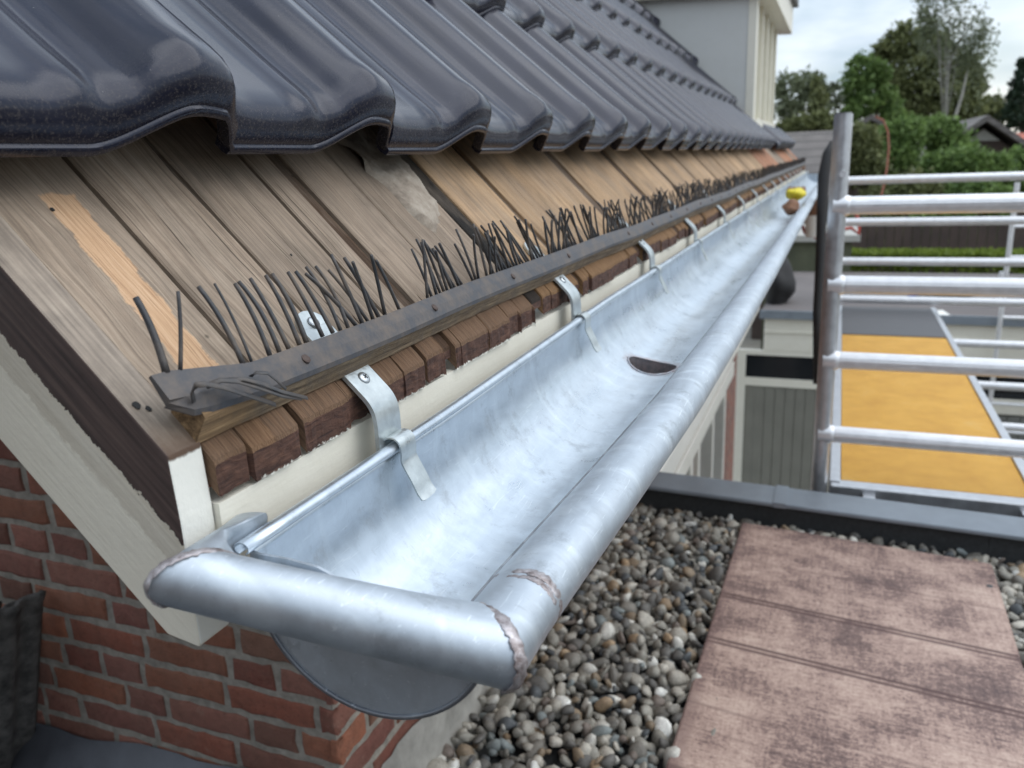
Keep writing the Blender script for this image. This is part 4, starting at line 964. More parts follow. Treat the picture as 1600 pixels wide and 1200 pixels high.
# parapet: line y = yp(x)
par = empty('roof_parapet', 'low parapet with dark felt upstand and grey metal coping edging the gravel roof', 'parapet', (0, 0, 0))
yp = lambda x: 2.215-.060*x
g = G()
def slantbox(g, x0, x1, d0, d1, z0, z1, z1b=None, mi=0):
    z1b = z1 if z1b is None else z1b
    v = [(x0, yp(x0)+d0, z0), (x1, yp(x1)+d0, z0), (x1, yp(x1)+d1, z0), (x0, yp(x0)+d1, z0), (x0, yp(x0)+d0, z1), (x1, yp(x1)+d0, z1), (x1, yp(x1)+d1, z1b), (x0, yp(x0)+d1, z1b)]
    g.add(v, [(0, 3, 2, 1), (4, 5, 6, 7), (0, 1, 5, 4), (1, 2, 6, 5), (2, 3, 7, 6), (3, 0, 4, 7)], mi)
slantbox(g, XW+.0, 3.2, .028, .15, -1.3, -.985); 
for xx in (-.165, .42, 1.1): slantbox(g, xx, xx+.004, .0265, .03, -1.1, -.987)
g.build('upstand', M['bitumen'], par)
for (x0, x1) in ((XW, -.105), (-.102, 1.35), (1.353, 3.2)):
    g = G(); slantbox(g, x0, x1, .012, .118, -.9835, -.970, -.960); o = g.build('coping', M['coping'], par)
    b_ = o.modifiers.new('b', 'BEVEL'); b_.width = .004; b_.segments = 2
g = G(); slantbox(g, -.122, -.086, .010, .120, -.9825, -.9675, -.9575); g.build('coping_joint', M['coping'], par)
# panel
pn = empty('boarding_panel', 'large faded pink and brown printed panel lying on the gravel roof', 'panel', (0, 0, 0))
c4 = [hit(1160, 815, 2, -1.03), hit(1550, 880, 2, -1.03), (0.425, .72, -1.03), (-.226, .80, -1.03)]
c4 = [(c4[0][0], c4[0][1]), (c4[1][0], c4[1][1]), (.388, .80), (-.226, .86)]
bm = bmesh.new(); vs = [bm.verts.new((x, y, z)) for z in (-1.046, -1.030) for x, y in c4]
bm.faces.new(vs[:4]); bm.faces.new(vs[4:][::-1])
for i in range(4): bm.faces.new((vs[i], vs[i+4], vs[(i+1) % 4+4], vs[(i+1) % 4]))
bmesh.ops.recalc_face_normals(bm, faces=bm.faces[:]); bmesh.ops.bevel(bm, geom=bm.edges[:], offset=.004, segments=2, affect='EDGES'); g = G(); g.bm(bm); g.build('sheet', M['panel'], pn)

# ================================================================== STACK OF OLD TILES by the gable wall
st_root = empty('tile_stack', 'stack of dark weathered roof tiles standing on edge against the brick gable', 'tile stack', (0, 0, 0))
om = plain('old_dark_tile', (.085, .08, .074), .75, 0, .7, 40, .8)
sb = hit(62, 925, 1, YW-.02)
for i in range(10):
    v = []; us = np.linspace(0, 1, 17); x0 = sb[0]-.012-i*.021; zt_ = sb[2]-.002-.010*(i % 3)-.004*i+random.uniform(-.004, .004); y0 = YW-.125+random.uniform(-.006, .006)-.006*i; W_ = .11+random.uniform(-.005, .005)
    zs_ = [-1.16, zt_-.25, zt_-.06, zt_-.022, zt_-.008, zt_]
    for z in zs_:
        for u in us: v.append((x0-.34*(zt_-z)+.006*math.sin(u*math.pi*5)+(.004 if z < zt_-.015 else .009), y0+W_*u, z))
    g = G(); g.add(v, [(r_*17+j, r_*17+j+1, (r_+1)*17+j+1, (r_+1)*17+j) for r_ in range(len(zs_)-1) for j in range(16)]); o = g.build('old_tile', om, st_root, True)
    q = o.modifiers.new('t', 'SOLIDIFY'); q.thickness = .010
g = G(); g.box((-2.6, -.6, -1.6), (XW-.02, YW-.012, -1.12)); tag(g.build('lower_roof', M['lead']), 'lead covered lower roof beside the gable', None, None, 'structure')

# ================================================================== SCAFFOLD
def ztube(g, a, b, r, seg=20, mi=0, ribs=False):
    a = Vector(a); b = Vector(b); t = (b-a).normalized(); u = Vector((0, 0, 1)) if abs(t.z) < .9 else Vector((1, 0, 0)); p = t.cross(u).normalized(); q = p.cross(t)
    K = seg*2 if ribs else seg; v = []
    for c in (a, b):
        for i in range(K):
            th = 2*math.pi*i/K; rr = r*(1 if not ribs or i % 2 else .965); v.append((c+p*math.cos(th)*rr+q*math.sin(th)*rr)[:])
    g.add(v, [(i, (i+1) % K, K+(i+1) % K, K+i) for i in range(K)]+[tuple(range(K))[::-1], tuple(range(K, 2*K))], mi)
YN, YF = 2.46, 5.42
sc1 = empty('scaffold_tower', 'aluminium scaffold tower with yellow platform beside the eaves', 'scaffold', (.05, YN, -4))
def part(g, name, mat, root, smooth=True, ang=30): 
    o = g.build(name, M[mat] if isinstance(mat, str) else mat, None, smooth, ang); adopt(o, root); return o
top = hit(1325, 180, 1, YN); pxx = hit(1300, 450, 1, YN)[0]; ztp = hit(1323, 178, 1, YN)[2]
def frame(root, Y_, x0, wid, zs, ztop, rp, rr, mat='alu', zbot=-4.):
    for x in (x0, x0+wid):
        g = G(); ztube(g, (x, Y_, zbot), (x, Y_, ztop), rp, 24); 
        for k_ in range(3): ztube(g, (x, Y_, ztop-.001-k_*.0), (x, Y_, ztop+.004), rp*.86, 24)
        part(g, 'post', 'aludark', root)
    for z in zs:
        g = G(); ztube(g, (x0+rp*.6, Y_, z), (x0+wid-rp*.6, Y_, z), rr, 20, 0, True)
        for x, sg in ((x0, 1), (x0+wid, -1)):
            v = []; K = 16
            for i, (dx, r_) in enumerate(((-.012, rr*1.05), (rp*.8, rr*1.18), (rp*1.15, rr*1.12), (rp*1.35, rr*1.01))):
                for j in range(K): th = 2*math.pi*j/K; v.append((x+sg*dx, Y_+math.cos(th)*r_*.9-.004, z+math.sin(th)*r_))
            g.add(v, [(i*K+j, i*K+(j+1) % K, (i+1)*K+(j+1) % K, (i+1)*K+j) for i in range(3) for j in range(K)]+[tuple(range(K))])
        part(g, 'rung', mat, root)
zs = [hit(1400, yy, 1, YN)[2] for yy in (320, 446, 567, 686)]
frame(sc1, YN, pxx, 1.35, zs+[zs[-1]-.25*(i+2) for i in range(8)], ztp, .0240, .0250)
zs2 = [hit(1450, yy, 1, YF)[2] for yy in (279, 346, 409, 470, 534, 597, 658, 717)]
frame(sc1, YF, pxx+.02, 1.35, zs2, hit(1330, 215, 1, YF)[2], .023, .0240, 'alu')
# platform
xl, xr = .058, .565; zpf = -.982; ya, yb_ = 2.50, 4.66; yc = 5.52
g = G(); g.box((xl, ya, zpf-.03), (xr, yb_, zpf), 0, .002); o = part(g, 'platform_deck', 'deck', sc1, False)
g = G(); g.box((xl, yb_+.004, zpf-.03), (xr, yc, zpf+.004)); part(g, 'hatch', 'hatch', sc1, False)
g = G(); g.box((xl-.034, ya-.03, zpf-.07), (xl-.002, yc+.03, zpf+.006), 0, .003); part(g, 'edge_rail', 'aludark', sc1, False)
g = G(); g.box((xr+.002, ya-.03, zpf-.07), (xr+.03, yc+.03, zpf+.006), 0, .003); part(g, 'edge_rail', 'aludark', sc1, False)
g = G(); g.box((xl-.03, ya-.06, zpf-.06), (xr+.03, ya-.004, zpf+.001), 0, .004); part(g, 'end_rail', 'aludark', sc1, False)
g = G(); ztube(g, (pxx, YN, zpf-.055), (pxx+1.35, YN, zpf-.055), .022, 16); part(g, 'cross_tube', 'alu', sc1)
for x in (xl+.06, xr-.04):
    g = G(); g.box((x, ya-.10, zpf-.09), (x+.035, ya-.055, zpf-.012), 0, .003); part(g, 'hook', 'aludark', sc1, False)
# bolt on the post
g = G(); p = hit(1317, 272, 1, YN-.03); ztube(g, (p[0], YN-.036, p[2]), (p[0], YN-.02, p[2]), .009, 12); part(g, 'bolt', 'alu', sc1)
# second, farther scaffold
t2 = 7.4; q1 = ray(1583, 340)*t2; sc2 = empty('ladder_scaffold', 'slim aluminium ladder frame standing farther away at the right edge', 'scaffold', (q1[0], q1[1], -4))
for x in (q1[0], q1[0]+.8):
    g = G(); ztube(g, (x, q1[1], -4), (x, q1[1], hit(1590, 285, 1, q1[1])[2]), .022, 12); part(g, 'post', 'alu', sc2)
zz = hit(1598, 304, 1, q1[1])[2]
for i in range(11):
    g = G(); ztube(g, (q1[0], q1[1], zz-i*.285), (q1[0]+.8, q1[1], zz-i*.285), .016, 10); part(g, 'rung', 'alu', sc2)
q2 = ray(1563, 440)*8.3; sc3 = empty('scaffold_pole', 'thin aluminium pole just left of the far ladder frame', 'pole', (q2[0], q2[1], -4))
g = G(); ztube(g, (q2[0], q2[1], -4), (q2[0], q2[1], q2[2]+.1), .022, 12); part(g, 'tube', 'alu', sc3)
g = G(); ztube(g, (q2[0], q2[1], q2[2]-.6), (q2[0], q2[1], q2[2]-.5), .030, 12); part(g, 'coupler', 'aludark', sc3)
# black rubber hose / rope bundle hanging behind the post
rt = 3.4; pts = [ray(x, y)*rt for x, y in ((1300, 222), (1293, 240), (1287, 275), (1284, 330), (1282, 400), (1279, 455), (1277, 488), (1277, 600))]
g = G(); g.tube([p for p in pts], [.010, .020, .024, .021, .020, .019, .018, .017], 12); tag(g.build('hose_bundle', M['black'], None, True), 'thick black hose bundle hanging just left of the scaffold post', 'hose')

# ================================================================== THINGS IN AND BELOW THE GUTTER
def lump(name, c, r, mat, root=None, seed=0, sub=3, amp=.35):
    bm = bmesh.new(); bmesh.ops.create_icosphere(bm, subdivisions=sub, radius=1); rg = random.Random(seed); ph_ = [rg.uniform(0, 6) for _ in range(6)]
    for q in bm.verts:
        d = 1+amp*(math.sin(q.co.x*3+ph_[0])*.4+math.sin(q.co.y*4+ph_[1])*.3+math.sin(q.co.z*5+ph_[2]+q.co.x*2)*.3)
        q.co = Vector((c[0]+q.co.x*r[0]*d, c[1]+q.co.y*r[1]*d, c[2]+q.co.z*r[2]*d))
    g = G(); g.bm(bm); return g.build(name, mat, root, True)
gy = 3.0; gc = ray(1243, 305)*3.35
gz = CZ-RG+.03
glv = empty('work_glove', 'yellow and brown work glove lying in the far part of the zinc gutter', 'glove', (0, 0, 0))
gc = hit(1242, 303, 0, -.165)
lump('palm', (-.165, gc[1], gc[2]), (.036, .055, .026), M['yellow'], glv, 2)
lump('cuff', (-.17, gc[1]-.10, gc[2]-.045), (.036, .07, .026), M['brownl'], glv, 3)
for i in range(4):
    g = G(); g.tube([(-.19+.016*i, gc[1]+.04, gc[2]), (-.19+.017*i, gc[1]+.10, gc[2]+.014), (-.19+.017*i, gc[1]+.15, gc[2]-.004)], [.012, .011, .008], 8); g.build('finger', M['brownl'], glv, True)
# bag/bucket on a cord below the gutter
bc = ray(1271, 348)*5.2
bk = empty('small_bucket', 'small white and brown bucket hanging from a red cord below the far gutter', 'bucket', tuple(bc))
g = G(); g.tube([bc+np.array([0, 0, -.09]), bc+np.array([0, 0, .05])], [.045, .055], 16); part(g, 'body', 'white', bk)
g = G(); g.tube([bc+np.array([0, 0, .05]), bc+np.array([0, 0, .17])], [.056, .045], 16); part(g, 'lid', 'brownl', bk)
cp = [ray(x, y)*5.25 for x, y in ((1254, 325), (1252, 350), (1258, 364), (1275, 371), (1295, 366), (1310, 360), (1330, 356), (1342, 366), (1343, 345), (1337, 335))]
g = G(); g.tube(cp, .011, 8); tag(g.build('red_cord', M['red'], None, True), 'red cord looping under the small bucket and behind the scaffold post', 'cord')
cp = [ray(x, y)*9 for x, y in ((1368, 182), (1380, 188), (1387, 205), (1389, 230), (1386, 262), (1381, 290), (1376, 310), (1372, 330))]
g = G(); g.tube(cp, .010, 8); tag(g.build('orange_cable', M['orange'], None, True), 'orange brown cable hanging in front of the trees right of the scaffold post', 'cable')

# ================================================================== GARDEN AND NEIGHBOURS
ge = G(); ge.box((-300, -60, -4.2), (300, 500, -4.0)); tag(ge.build('ground', M['grass']), 'garden ground and lawn', None, None, 'structure')
YB = 8.85
gh = empty('garden_building', 'low flat-roofed outbuilding with grey plank door, cream fascia and dark transom windows', 'outbuilding', (0, YB, -4))
def gx(px, py=500): return hit(px, py, 1, YB)[0]
def gz_(py, px=1230): return hit(px, py, 1, YB)[2]
zr = gz_(488); x0, x1 = gx(1195), gx(1600)+2.5
g = G(); g.box((x0, YB+.02, -4), (x1, YB+3.1, zr-.07)); part(g, 'wall', 'greyboard', gh, False)
g = G(); g.box((x0-.04, YB-.06, zr-.065), (x1, YB+3.15, zr)); part(g, 'roof', 'roofgrey', gh, False)
g = G(); g.box((x0-.05, YB-.08, zr-.06), (x1, YB-.061, zr+.03)); part(g, 'roof_edge', 'coping', gh, False)
zf = gz_(548); g = G(); g.box((x0, YB-.03, zf), (x1, YB+.018, zr-.068)); g.box((x0, YB-.045, (zf+zr)/2-.01), (x1, YB-.031, (zf+zr)/2+.012)); part(g, 'fascia', 'cream', gh, False)
# door with frame, transom and planks
xa, xb_ = gx(1150, 650), gx(1290, 650)
zt1, zt0 = gz_(556), gz_(592)
g = G(); g.box((xa-.02, YB-.025, -4), (xa+.085, YB+.018, zf-.002)); g.box((xa+.086, YB-.025, zt0-.09), (xb_+.05, YB+.018, zt0)); g.box((xa+.086, YB-.025, zt1), (xb_+.05, YB+.018, zf-.002)); g.box((xb_-.02, YB-.0255, -4), (xb_+.06, YB+.019, zt0-.091)); fr = part(g, 'door_frame', 'cream', gh, False)
g = G(); g.box((xa+.086, YB-.005, zt0), (xb_+.05, YB+.015, zt1)); part(g, 'transom_pane', 'glass', gh, False)
g = G(); k_ = int((xb_-.02-xa-.09)/.105)
for i in range(k_+1): g.box((xa+.09+i*.105, YB-.012, -4), (xa+.09+i*.105+.100, YB+.019, zt0-.092), 0, .004)
part(g, 'plank_door', plain('grey_plank', S(128, 126, 116), .7, 0, .1, 4), gh, False)
xw0 = gx(1490, 600); g = G(); g.box((xw0, YB-.01, gz_(621, 1550)), (x1, YB+.019, gz_(580, 1550))); part(g, 'window_pane', 'glass', gh, False)
g = G(); g.box((xw0-.08, YB-.03, gz_(645, 1550)), (x1, YB+.018, gz_(622, 1550)), 0, .006); g.box((xw0-.09, YB-.03, gz_(621.5, 1550)), (xw0-.002, YB+.018, gz_(578, 1550))); part(g, 'window_frame', 'cream', gh, False)
g = G()
for i in range(22): g.box((gx(1330)+i*.115, YB-.008, -4), (gx(1330)+i*.115+.109, YB+.0185, gz_(648, 1550)), 0, .004)
part(g, 'cladding', plain('grey_plank_dark', S(118, 118, 112), .7, 0, .12, 4), gh, False)
# clutter on that roof
def onroof(px, py): 
    d = ray(px, py); return d*((zr+.0)/d[2])
p = onroof(1436, 466); g = G(); g.box((p[0]-.11, p[1]-.08, zr+.004), (p[0]+.03, p[1]+.1, zr+.07), 0, .012); tag(g.build('blue_box', M['blue']), 'small blue plastic box on the flat outbuilding roof', 'box')
p = onroof(1475, 467); o = lump('black_bag', (p[0], p[1], zr+.04), (.28, .12, .04), M['black'], None, 5); tag(o, 'flat black bag lying on the outbuilding roof beside the blue box', 'bag')
p = onroof(1455, 492); g = G(); g.add([(p[0]-.10, p[1]-.1, zr+.006), (p[0]+.18, p[1]-.14, zr+.012), (p[0]+.12, p[1]+.18, zr+.02), (p[0]-.14, p[1]+.15, zr+.006), (p[0]-.10, p[1]-.1, zr+.001), (p[0]+.18, p[1]-.14, zr+.004), (p[0]+.12, p[1]+.18, zr+.008), (p[0]-.14, p[1]+.15, zr+.001)], [(0, 1, 2, 3), (7, 6, 5, 4), (0, 4, 5, 1), (1, 5, 6, 2), (2, 6, 7, 3), (3, 7, 4, 0)])
tag(g.build('white_sheet', M['white']), 'pale crumpled sheet on the outbuilding roof right of the platform', 'sheet')
# sheds behind on the left, gate of black bags
p0 = ray(1232, 446)*9.5; 
sh = empty('mossy_shed', 'dark mossy concrete shed with pale roof beam behind the gutter end', 'shed', (p0[0], p0[1]+2.6, -4))
ax = hit(1195, 400, 1, 12.2)[0]; bx = hit(1330, 400, 1, 12.2)[0]; zb = hit(1250, 377, 1, 12.2)[2]
g = G(); g.box((ax, 12.2, -4), (bx, 14, zb)); part(g, 'wall', 'concretegreen', sh, False)
g = G(); g.box((ax-.1, 12.1, zb+.002), (bx+.1, 14.1, zb+.09)); part(g, 'roof_beam', 'greyboard', sh, False)
bgp = onroof(1222, 480)
o = lump('rubble_bag', (bgp[0]-.05, bgp[1]+.35, zr+.22), (.16, .3, .30), M['black'], None, 9, 3, .3); tag(o, 'black rubble bag standing on the flat outbuilding roof beside the gutter', 'bag')
# dark low building strip + far fence + hedge
def fence(y_, pxa, pxb, pya, z0, label, name='garden_fence'):
    a = hit(pxa, pya, 1, y_); b = hit(pxb, pya, 1, y_); r_ = empty(name, label, 'fence', (a[0], y_, -4)); g = G(); x = a[0]
    while x < b[0]: g.box((x, y_, z0), (x+.14, y_+.03, a[2]+random.uniform(-.02, .02))); x += .15
    part(g, 'boards', 'brown', r_, False); 
    x = a[0]
    while x < b[0]: g = G(); g.box((x, y_+.035, z0), (x+.09, y_+.12, a[2]+.05)); part(g, 'post', 'brown', r_, False); x += 2.
fence(16.5, 1330, 1640, 352, -4, 'dark brown board fence behind the clipped hedge')
def building(name, label, Yb, pts_gable, roof, wallm, pxl, pxr, pye, pyr, depth=6, cat='house'):
    zl = hit(pxl, pye, 1, Yb)[2]; xa_ = hit(pxl, pye, 1, Yb)[0]; xb2 = hit(pxr, pye, 1, Yb)[0]
    r_ = empty(name, label, cat, ((xa_+xb2)/2, Yb, -4)); return r_, xa_, xb2, zl
# grey tiled shed roof behind the gutter end
Yb = 18.; a = hit(1215, 262, 1, Yb); b = hit(1316, 262, 1, Yb); zt_ = hit(1270, 205, 1, Yb+3)[2]
r_ = empty('tiled_shed', 'low shed with grey brown tiled roof beyond the end of the gutter', 'shed', (a[0], Yb, -4))
g = G(); g.add([(a[0]-.5, Yb, a[2]-.6), (b[0], Yb, a[2]-.6), (b[0], Yb+3, zt_), (a[0]-.5, Yb+3, zt_), (a[0]-.5, Yb, a[2]-.7), (b[0], Yb, a[2]-.7), (b[0], Yb+3, zt_-.1), (a[0]-.5, Yb+3, zt_-.1)], [(0, 1, 2, 3), (7, 6, 5, 4), (0, 4, 5, 1), (1, 5, 6, 2), (2, 6, 7, 3), (3, 7, 4, 0)]); part(g, 'roof', 'roofA', r_, False)
g = G(); g.prism([(Yb+.1, -4), (Yb+3, -4), (Yb+3, zt_-.12), (Yb+.1, a[2]-.70)], 0, a[0]-.4, b[0]-.1); part(g, 'wall', 'brown', r_, False)
# gabled house on the right
Yb = 26.; ap = hit(1538, 190, 1, Yb); l_ = hit(1462, 243, 1, Yb); rr_ = hit(1612, 240, 1, Yb)
r_ = empty('gabled_house', 'dark gabled house with pale gable top half hidden by shrubs', 'house', (ap[0], Yb, -4))
g = G(); g.prism([(l_[0]+.2, -4), (rr_[0]-.2, -4), (rr_[0]-.2, rr_[2]-.1), (ap[0], ap[2]-.15), (l_[0]+.2, l_[2]-.1)], 1, Yb, Yb+7); part(g, 'wall', 'brown', r_, False)
g = G(); kx = .35; g.prism([(ap[0]+(l_[0]-ap[0])*kx, ap[2]+(l_[2]-ap[2])*kx-.2), (ap[0]+(rr_[0]-ap[0])*kx, ap[2]+(rr_[2]-ap[2])*kx-.2), (ap[0], ap[2]-.2)], 1, Yb-.04, Yb-.003); part(g, 'gable_cladding', 'greyboard', r_, False)
for e in (l_, rr_):
    sg = 1 if e[0] > ap[0] else -1; g = G(); g.prism([(ap[0], ap[2]), (e[0]+sg*.5, e[2]-.35), (e[0]+sg*.5, e[2]-.2), (ap[0], ap[2]+.16)], 1, Yb-.5, Yb+7.3); part(g, 'roof', 'roofB', r_, False)
Yb = 31.; a = hit(1572, 212, 1, Yb); b = hit(1640, 212, 1, Yb)
r_ = empty('orange_roofed_house', 'house with orange tiled roof at the right edge behind the gabled house', 'house', (b[0], Yb, -4))
g = G(); zt_ = hit(1590, 208, 1, Yb+3)[2]; zb = hit(1590, 232, 1, Yb)[2]; g.add([(a[0], Yb, zb), (b[0]+4, Yb, zb), (b[0]+4, Yb+3, zt_), (a[0]+.4, Yb+3, zt_), (a[0], Yb, zb-.15), (b[0]+4, Yb, zb-.15), (b[0]+4, Yb+3, zt_-.15), (a[0]+.4, Yb+3, zt_-.15)], [(0, 1, 2, 3), (7, 6, 5, 4), (0, 4, 5, 1), (1, 5, 6, 2), (2, 6, 7, 3), (3, 7, 4, 0)]); part(g, 'roof', 'roofC', r_, False)
g = G(); g.box((a[0]+.3, Yb+.3, -4), (b[0]+3.7, Yb+6, zb-.2)); part(g, 'wall', 'brown', r_, False)
Yb = 24.; a = hit(1322, 205, 1, Yb); ap = hit(1362, 182, 1, Yb); b = hit(1400, 205, 1, Yb)
r_ = empty('small_grey_house', 'small grey gabled house mostly hidden behind the scaffold post and green tree', 'house', (ap[0], Yb, -4))
g = G(); g.prism([(a[0], -4), (b[0], -4), (b[0], b[2]-.1), (ap[0], ap[2]-.1), (a[0], a[2]-.1)], 1, Yb, Yb+6); part(g, 'wall', 'brown', r_, False)
for e in (a, b): g = G(); g.prism([(ap[0], ap[2]-.09), (e[0], e[2]-.09), (e[0], e[2]+.05), (ap[0], ap[2]+.05)], 1, Yb-.3, Yb+6); part(g, 'roof', 'roofB', r_, False)

# ------------------------------------------------------------------ foliage
def leaves(C, size, n_per=1):
    n = len(C); A = rng.normal(size=(n, 3)); A /= np.linalg.norm(A, axis=1, keepdims=True); Bv = rng.normal(size=(n, 3)); Bv -= A*(A*Bv).sum(1, keepdims=True); Bv /= np.linalg.norm(Bv, axis=1, keepdims=True)
    s = size*rng.uniform(.6, 1.3, (n, 1)); V = np.stack([C-A*s, C-Bv*s*.45, C+A*s, C+Bv*s*.45], 1).reshape(-1, 3)
    return V, np.arange(4*n).reshape(n, 4)
def tree(name, label, blobs, base, ls, per, mat, bark='bark', trunk=.25, cat='tree', group=None, clump=14, hang=0., cs=.16):
    root = empty(name, label, cat, tuple(base), group); Cs = []; cols = []
    for (c, r) in blobs:
        c = np.array(c); r = np.array(r)
        nc = max(4, int(per*.9/clump)); d = rng.normal(size=(nc, 3)); d /= np.linalg.norm(d, axis=1, keepdims=True); rad_ = rng.uniform(.35, 1.05, (nc, 1))**.6
        cc_ = c+d*rad_*r
        k_ = rng.normal(size=(nc, clump, 3))*(np.mean(r)*cs); k_[..., 2] *= (1+hang*2)
        P_ = (cc_[:, None, :]+k_); P_[..., 2] -= hang*np.abs(k_[..., 2]); Cs.append(P_.reshape(-1, 3)); cols.append(np.repeat(rng.uniform(.0, 1, nc), clump)*.65+rng.uniform(0, .35, nc*clump))
    C = np.concatenate(Cs); cv = np.concatenate(cols); V, Q = leaves(C, ls); cc4 = np.repeat(np.stack([cv, cv, cv, np.ones_like(cv)], 1), 4, 0)
    o = fastmesh('crown', V, Q, M[mat], None, cc4); adopt(o, root)
    if trunk:
        g = G(); mid = np.mean([b_[0] for b_ in blobs], 0); b0 = np.array(base); top_ = b0*.25+mid*.75
        g.tube([b0, b0*.6+top_*.4+np.array([.1, 0, 0]), top_, mid], [trunk, trunk*.8, trunk*.5, trunk*.25], 10)
        for (c, r) in blobs: g.tube([top_*.6+b0*.4 if rng.uniform() < .4 else top_, (top_+np.array(c))/2+rng.normal(size=3)*.2, np.array(c)], [trunk*.4, trunk*.25, trunk*.1], 6)
        o = g.build('trunk', M[bark], None, True); adopt(o, root)
    return root
def blob(px, py, rx, ry, t): 
    c = ray(px, py)*t; k_ = t/FPX; return (c, (rx*k_, max(rx, ry)*k_*.8, ry*k_))
def gbase(px, t): c = ray(px, 300)*t; return (c[0], c[1], -4.)
T = 42
tree('deciduous_tree', 'airy pale tree beyond the dormer, left of the scaffold post', [blob(1235, 140, 28, 26, T), blob(1270, 132, 26, 20, T), blob(1296, 150, 18, 24, T), blob(1222, 168, 24, 22, T), blob(1262, 165, 22, 20, T)], gbase(1250, T), .16, 620, 'leafC', trunk=.2)
tree('columnar_tree', 'narrow dark conical tree in front of the airy pale tree', [blob(1277, 155, 9, 26, 36), blob(1277, 185, 14, 20, 36), blob(1275, 135, 5, 14, 36)], gbase(1277, 36), .13, 800, 'leafA', trunk=.15)
tree('round_shrub', 'dense olive shrub above the grey tiled shed roof', [blob(1245, 198, 26, 14, 30), blob(1285, 196, 24, 18, 30), blob(1225, 205, 16, 12, 30)], gbase(1260, 30), .12, 1200, 'leafA', trunk=.12, cat='shrub')
tree('deciduous_tree', 'fresh green leafy tree just right of the scaffold post top', [blob(1345, 110, 22, 24, T), blob(1332, 140, 18, 22, T), blob(1362, 140, 22, 24, T), blob(1375, 115, 18, 18, T), blob(1350, 165, 26, 14, T), blob(1385, 160, 20, 26, T), blob(1392, 190, 24, 18, T), blob(1330, 175, 16, 16, T)], gbase(1355, T), .17, 800, 'leafB', trunk=.25)
T = 46
tree('deciduous_tree', 'large dark olive tree with broad crown behind the birch', [blob(1412, 65, 34, 24, T), blob(1385, 80, 22, 16, T), blob(1450, 72, 34, 26, T), blob(1425, 110, 42, 30, T), blob(1470, 110, 38, 30, T), blob(1505, 115, 26, 26, T), blob(1430, 150, 40, 26, T), blob(1480, 150, 42, 24, T), blob(1400, 140, 26, 26, T), blob(1522, 135, 16, 18, T), blob(1445, 178, 44, 18, T), blob(1500, 172, 36, 20, T), blob(1395, 170, 26, 24, T)], gbase(1450, T), .17, 1250, 'leafA', trunk=.45)
T = 38
tree('birch_tree', 'tall thin birch with white trunk and hanging twigs above the dark olive tree', [blob(1445, 5, 12, 26, T), blob(1465, -15, 20, 30, T), blob(1495, 5, 22, 34, T), blob(1520, 35, 18, 36, T), blob(1480, 45, 26, 28, T), blob(1540, 75, 9, 40, T), blob(1505, 75, 18, 26, T), blob(1450, 40, 14, 20, T), blob(1470, -60, 24, 30, T)], gbase(1472, T), .10, 520, 'leafC', 'birchbark', .075, clump=10, hang=1.2, cs=.22)
g = G(); bs = gbase(1490, T); g.tube([bs, ray(1490, 190)*T, ray(1503, 150)*T, ray(1512, 110)*T], [.1, .08, .06, .03], 8); b2 = empty('birch_tree', 'second pale leaning birch stem right of the tall birch', 'tree', bs); o = g.build('trunk', M['birchbark'], None, True); adopt(o, b2)
blo = [blob(1515, 85, 14, 24, T), blob(1530, 60, 10, 26, T)]
Vv, Qq = leaves(np.concatenate([b_[0]+rng.normal(size=(260, 3))*np.array(b_[1])*.5 for b_ in blo]), .09); cv = rng.uniform(0, 1, len(Vv)); o = fastmesh('crown', Vv, Qq, M['leafC'], None, np.stack([cv, cv, cv, cv*0+1], 1)); adopt(o, b2)
T = 40
sp = [blob(1598, 100+i*16, 8+i*5, 10, T) for i in range(7)]
tree('spruce_tree', 'dark blue-green spruce at the right edge of the picture', sp, gbase(1600, T), .14, 420, 'leafD', trunk=.22)
tree('tree_clump', 'dark low trees between the birch and the spruce', [blob(1545, 165, 20, 16, 50), blob(1570, 172, 24, 16, 50), blob(1525, 180, 18, 14, 50), blob(1600, 175, 26, 18, 50)], gbase(1560, 50), .2, 900, 'leafA', trunk=.3)
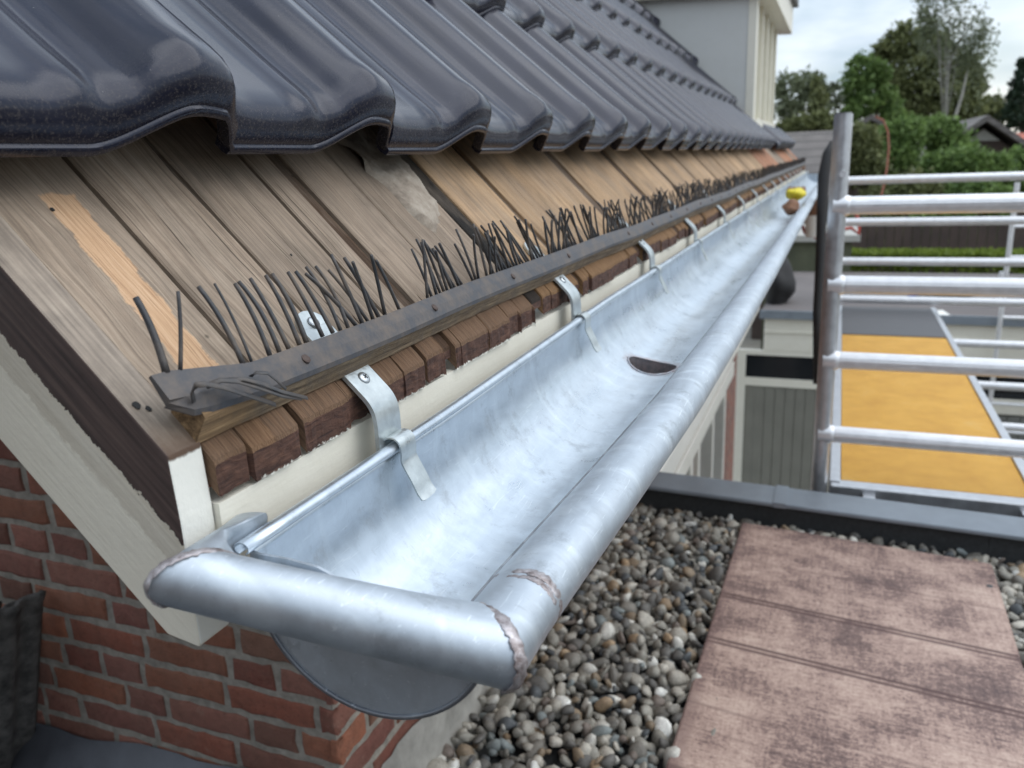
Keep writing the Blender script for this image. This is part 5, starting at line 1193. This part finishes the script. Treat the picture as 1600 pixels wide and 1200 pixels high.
SB = [('bushy green shrub right of the orange cable', [(1410, 210, 34, 24), (1400, 245, 36, 26)], 20, 'leafB'), ('bright green shrub in front of the birch stems', [(1465, 205, 34, 22), (1485, 230, 34, 24)], 21, 'leafB'),
      ('dense dark green shrub behind the scaffold post', [(1345, 225, 26, 30), (1355, 265, 30, 30)], 19, 'leafA'), ('leafy fresh green shrub in front of the gabled house', [(1500, 255, 40, 22), (1545, 262, 34, 20), (1470, 262, 30, 20)], 18, 'leafB'),
      ('green shrub below the gabled house at the right edge', [(1590, 258, 30, 22), (1600, 292, 30, 24)], 18.5, 'leafB'), ('dark ivy-like shrub above the fence, seen between the scaffold rungs', [(1420, 300, 44, 26), (1385, 320, 40, 26), (1460, 318, 40, 22)], 17.5, 'leafA'),
      ('green shrub hanging over the brown fence at right', [(1515, 305, 40, 26), (1555, 318, 30, 22)], 17.2, 'leafB'), ('ivy mass covering the fence right of the scaffold post', [(1350, 350, 26, 24), (1385, 362, 24, 22)], 15.7, 'leafA'), ('drooping green shrub in front of the fence, mid way between post and ladder frame', [(1455, 350, 30, 22), (1490, 345, 26, 18)], 15.6, 'leafB'), ('small dark shrub standing at the fence foot', [(1410, 372, 22, 20), (1425, 378, 18, 16)], 15.8, 'leafA'), ('young green shrub by the fence near the far ladder frame', [(1545, 368, 14, 22), (1500, 365, 14, 20)], 15.9, 'leafB')]
for lb, bl, t_, mt in SB: tree('garden_shrub', lb, [blob(*b_, t_) for b_ in bl], gbase(bl[0][0], t_), .075, 2300, mt, trunk=.06, cat='shrub', group='shrubs behind the scaffold')
# clipped hedge
yh = 14.2; a = hit(1325, 400, 1, yh); b = hit(1640, 400, 1, yh); zt_ = hit(1450, 396, 1, yh)[2]; r_ = empty('clipped_hedge', 'clipped yellow-green hedge behind the outbuilding roof', 'hedge', (a[0], yh, -4))
n = 16000; C = np.stack([rng.uniform(a[0], b[0], n), yh+rng.uniform(0, .7, n), zt_-np.abs(rng.normal(size=n))*.12], 1); C[:5000, 2] = rng.uniform(-4, zt_, 5000); C[:5000, 1] = yh+rng.uniform(0, .1, 5000)
Vv, Qq = leaves(C, .045); cv = np.repeat(rng.uniform(0, 1, n), 4); o = fastmesh('foliage', Vv, Qq, M['leafE'], None, np.stack([cv, cv, cv, cv*0+1], 1)); adopt(o, r_)
g = G(); x = a[0]+.2
while x < b[0]: g.tube([(x, yh+.35, -4), (x+.05, yh+.35, zt_-.2)], [.03, .012], 6); x += .45
o = g.build('stem', M['bark'], None, True); adopt(o, r_)

# house added behind the camera, out of view, to darken tile and zinc reflections
r_ = empty('added_dark_house', 'added dark house behind the camera, out of view, for tiles and zinc to reflect', 'house', (-1., -9., -4))
g = G(); g.box((-9, -15, -4), (6, -7, 1.6)); part(g, 'wall', plain('dark_brick_wall', S(104, 78, 66), .85, 0, .3, 5), r_, False)
g = G(); g.prism([(-15.4, 1.6), (-6.6, 1.6), (-11, 5.4)], 0, -9.3, 6.3); part(g, 'roof', 'roofB', r_, False)
for i in range(4):
    g = G(); g.box((-7.6+i*3.3, -6.999, -1.2), (-6.2+i*3.3, -6.96, .4)); w = part(g, 'window', 'glass', r_, False)
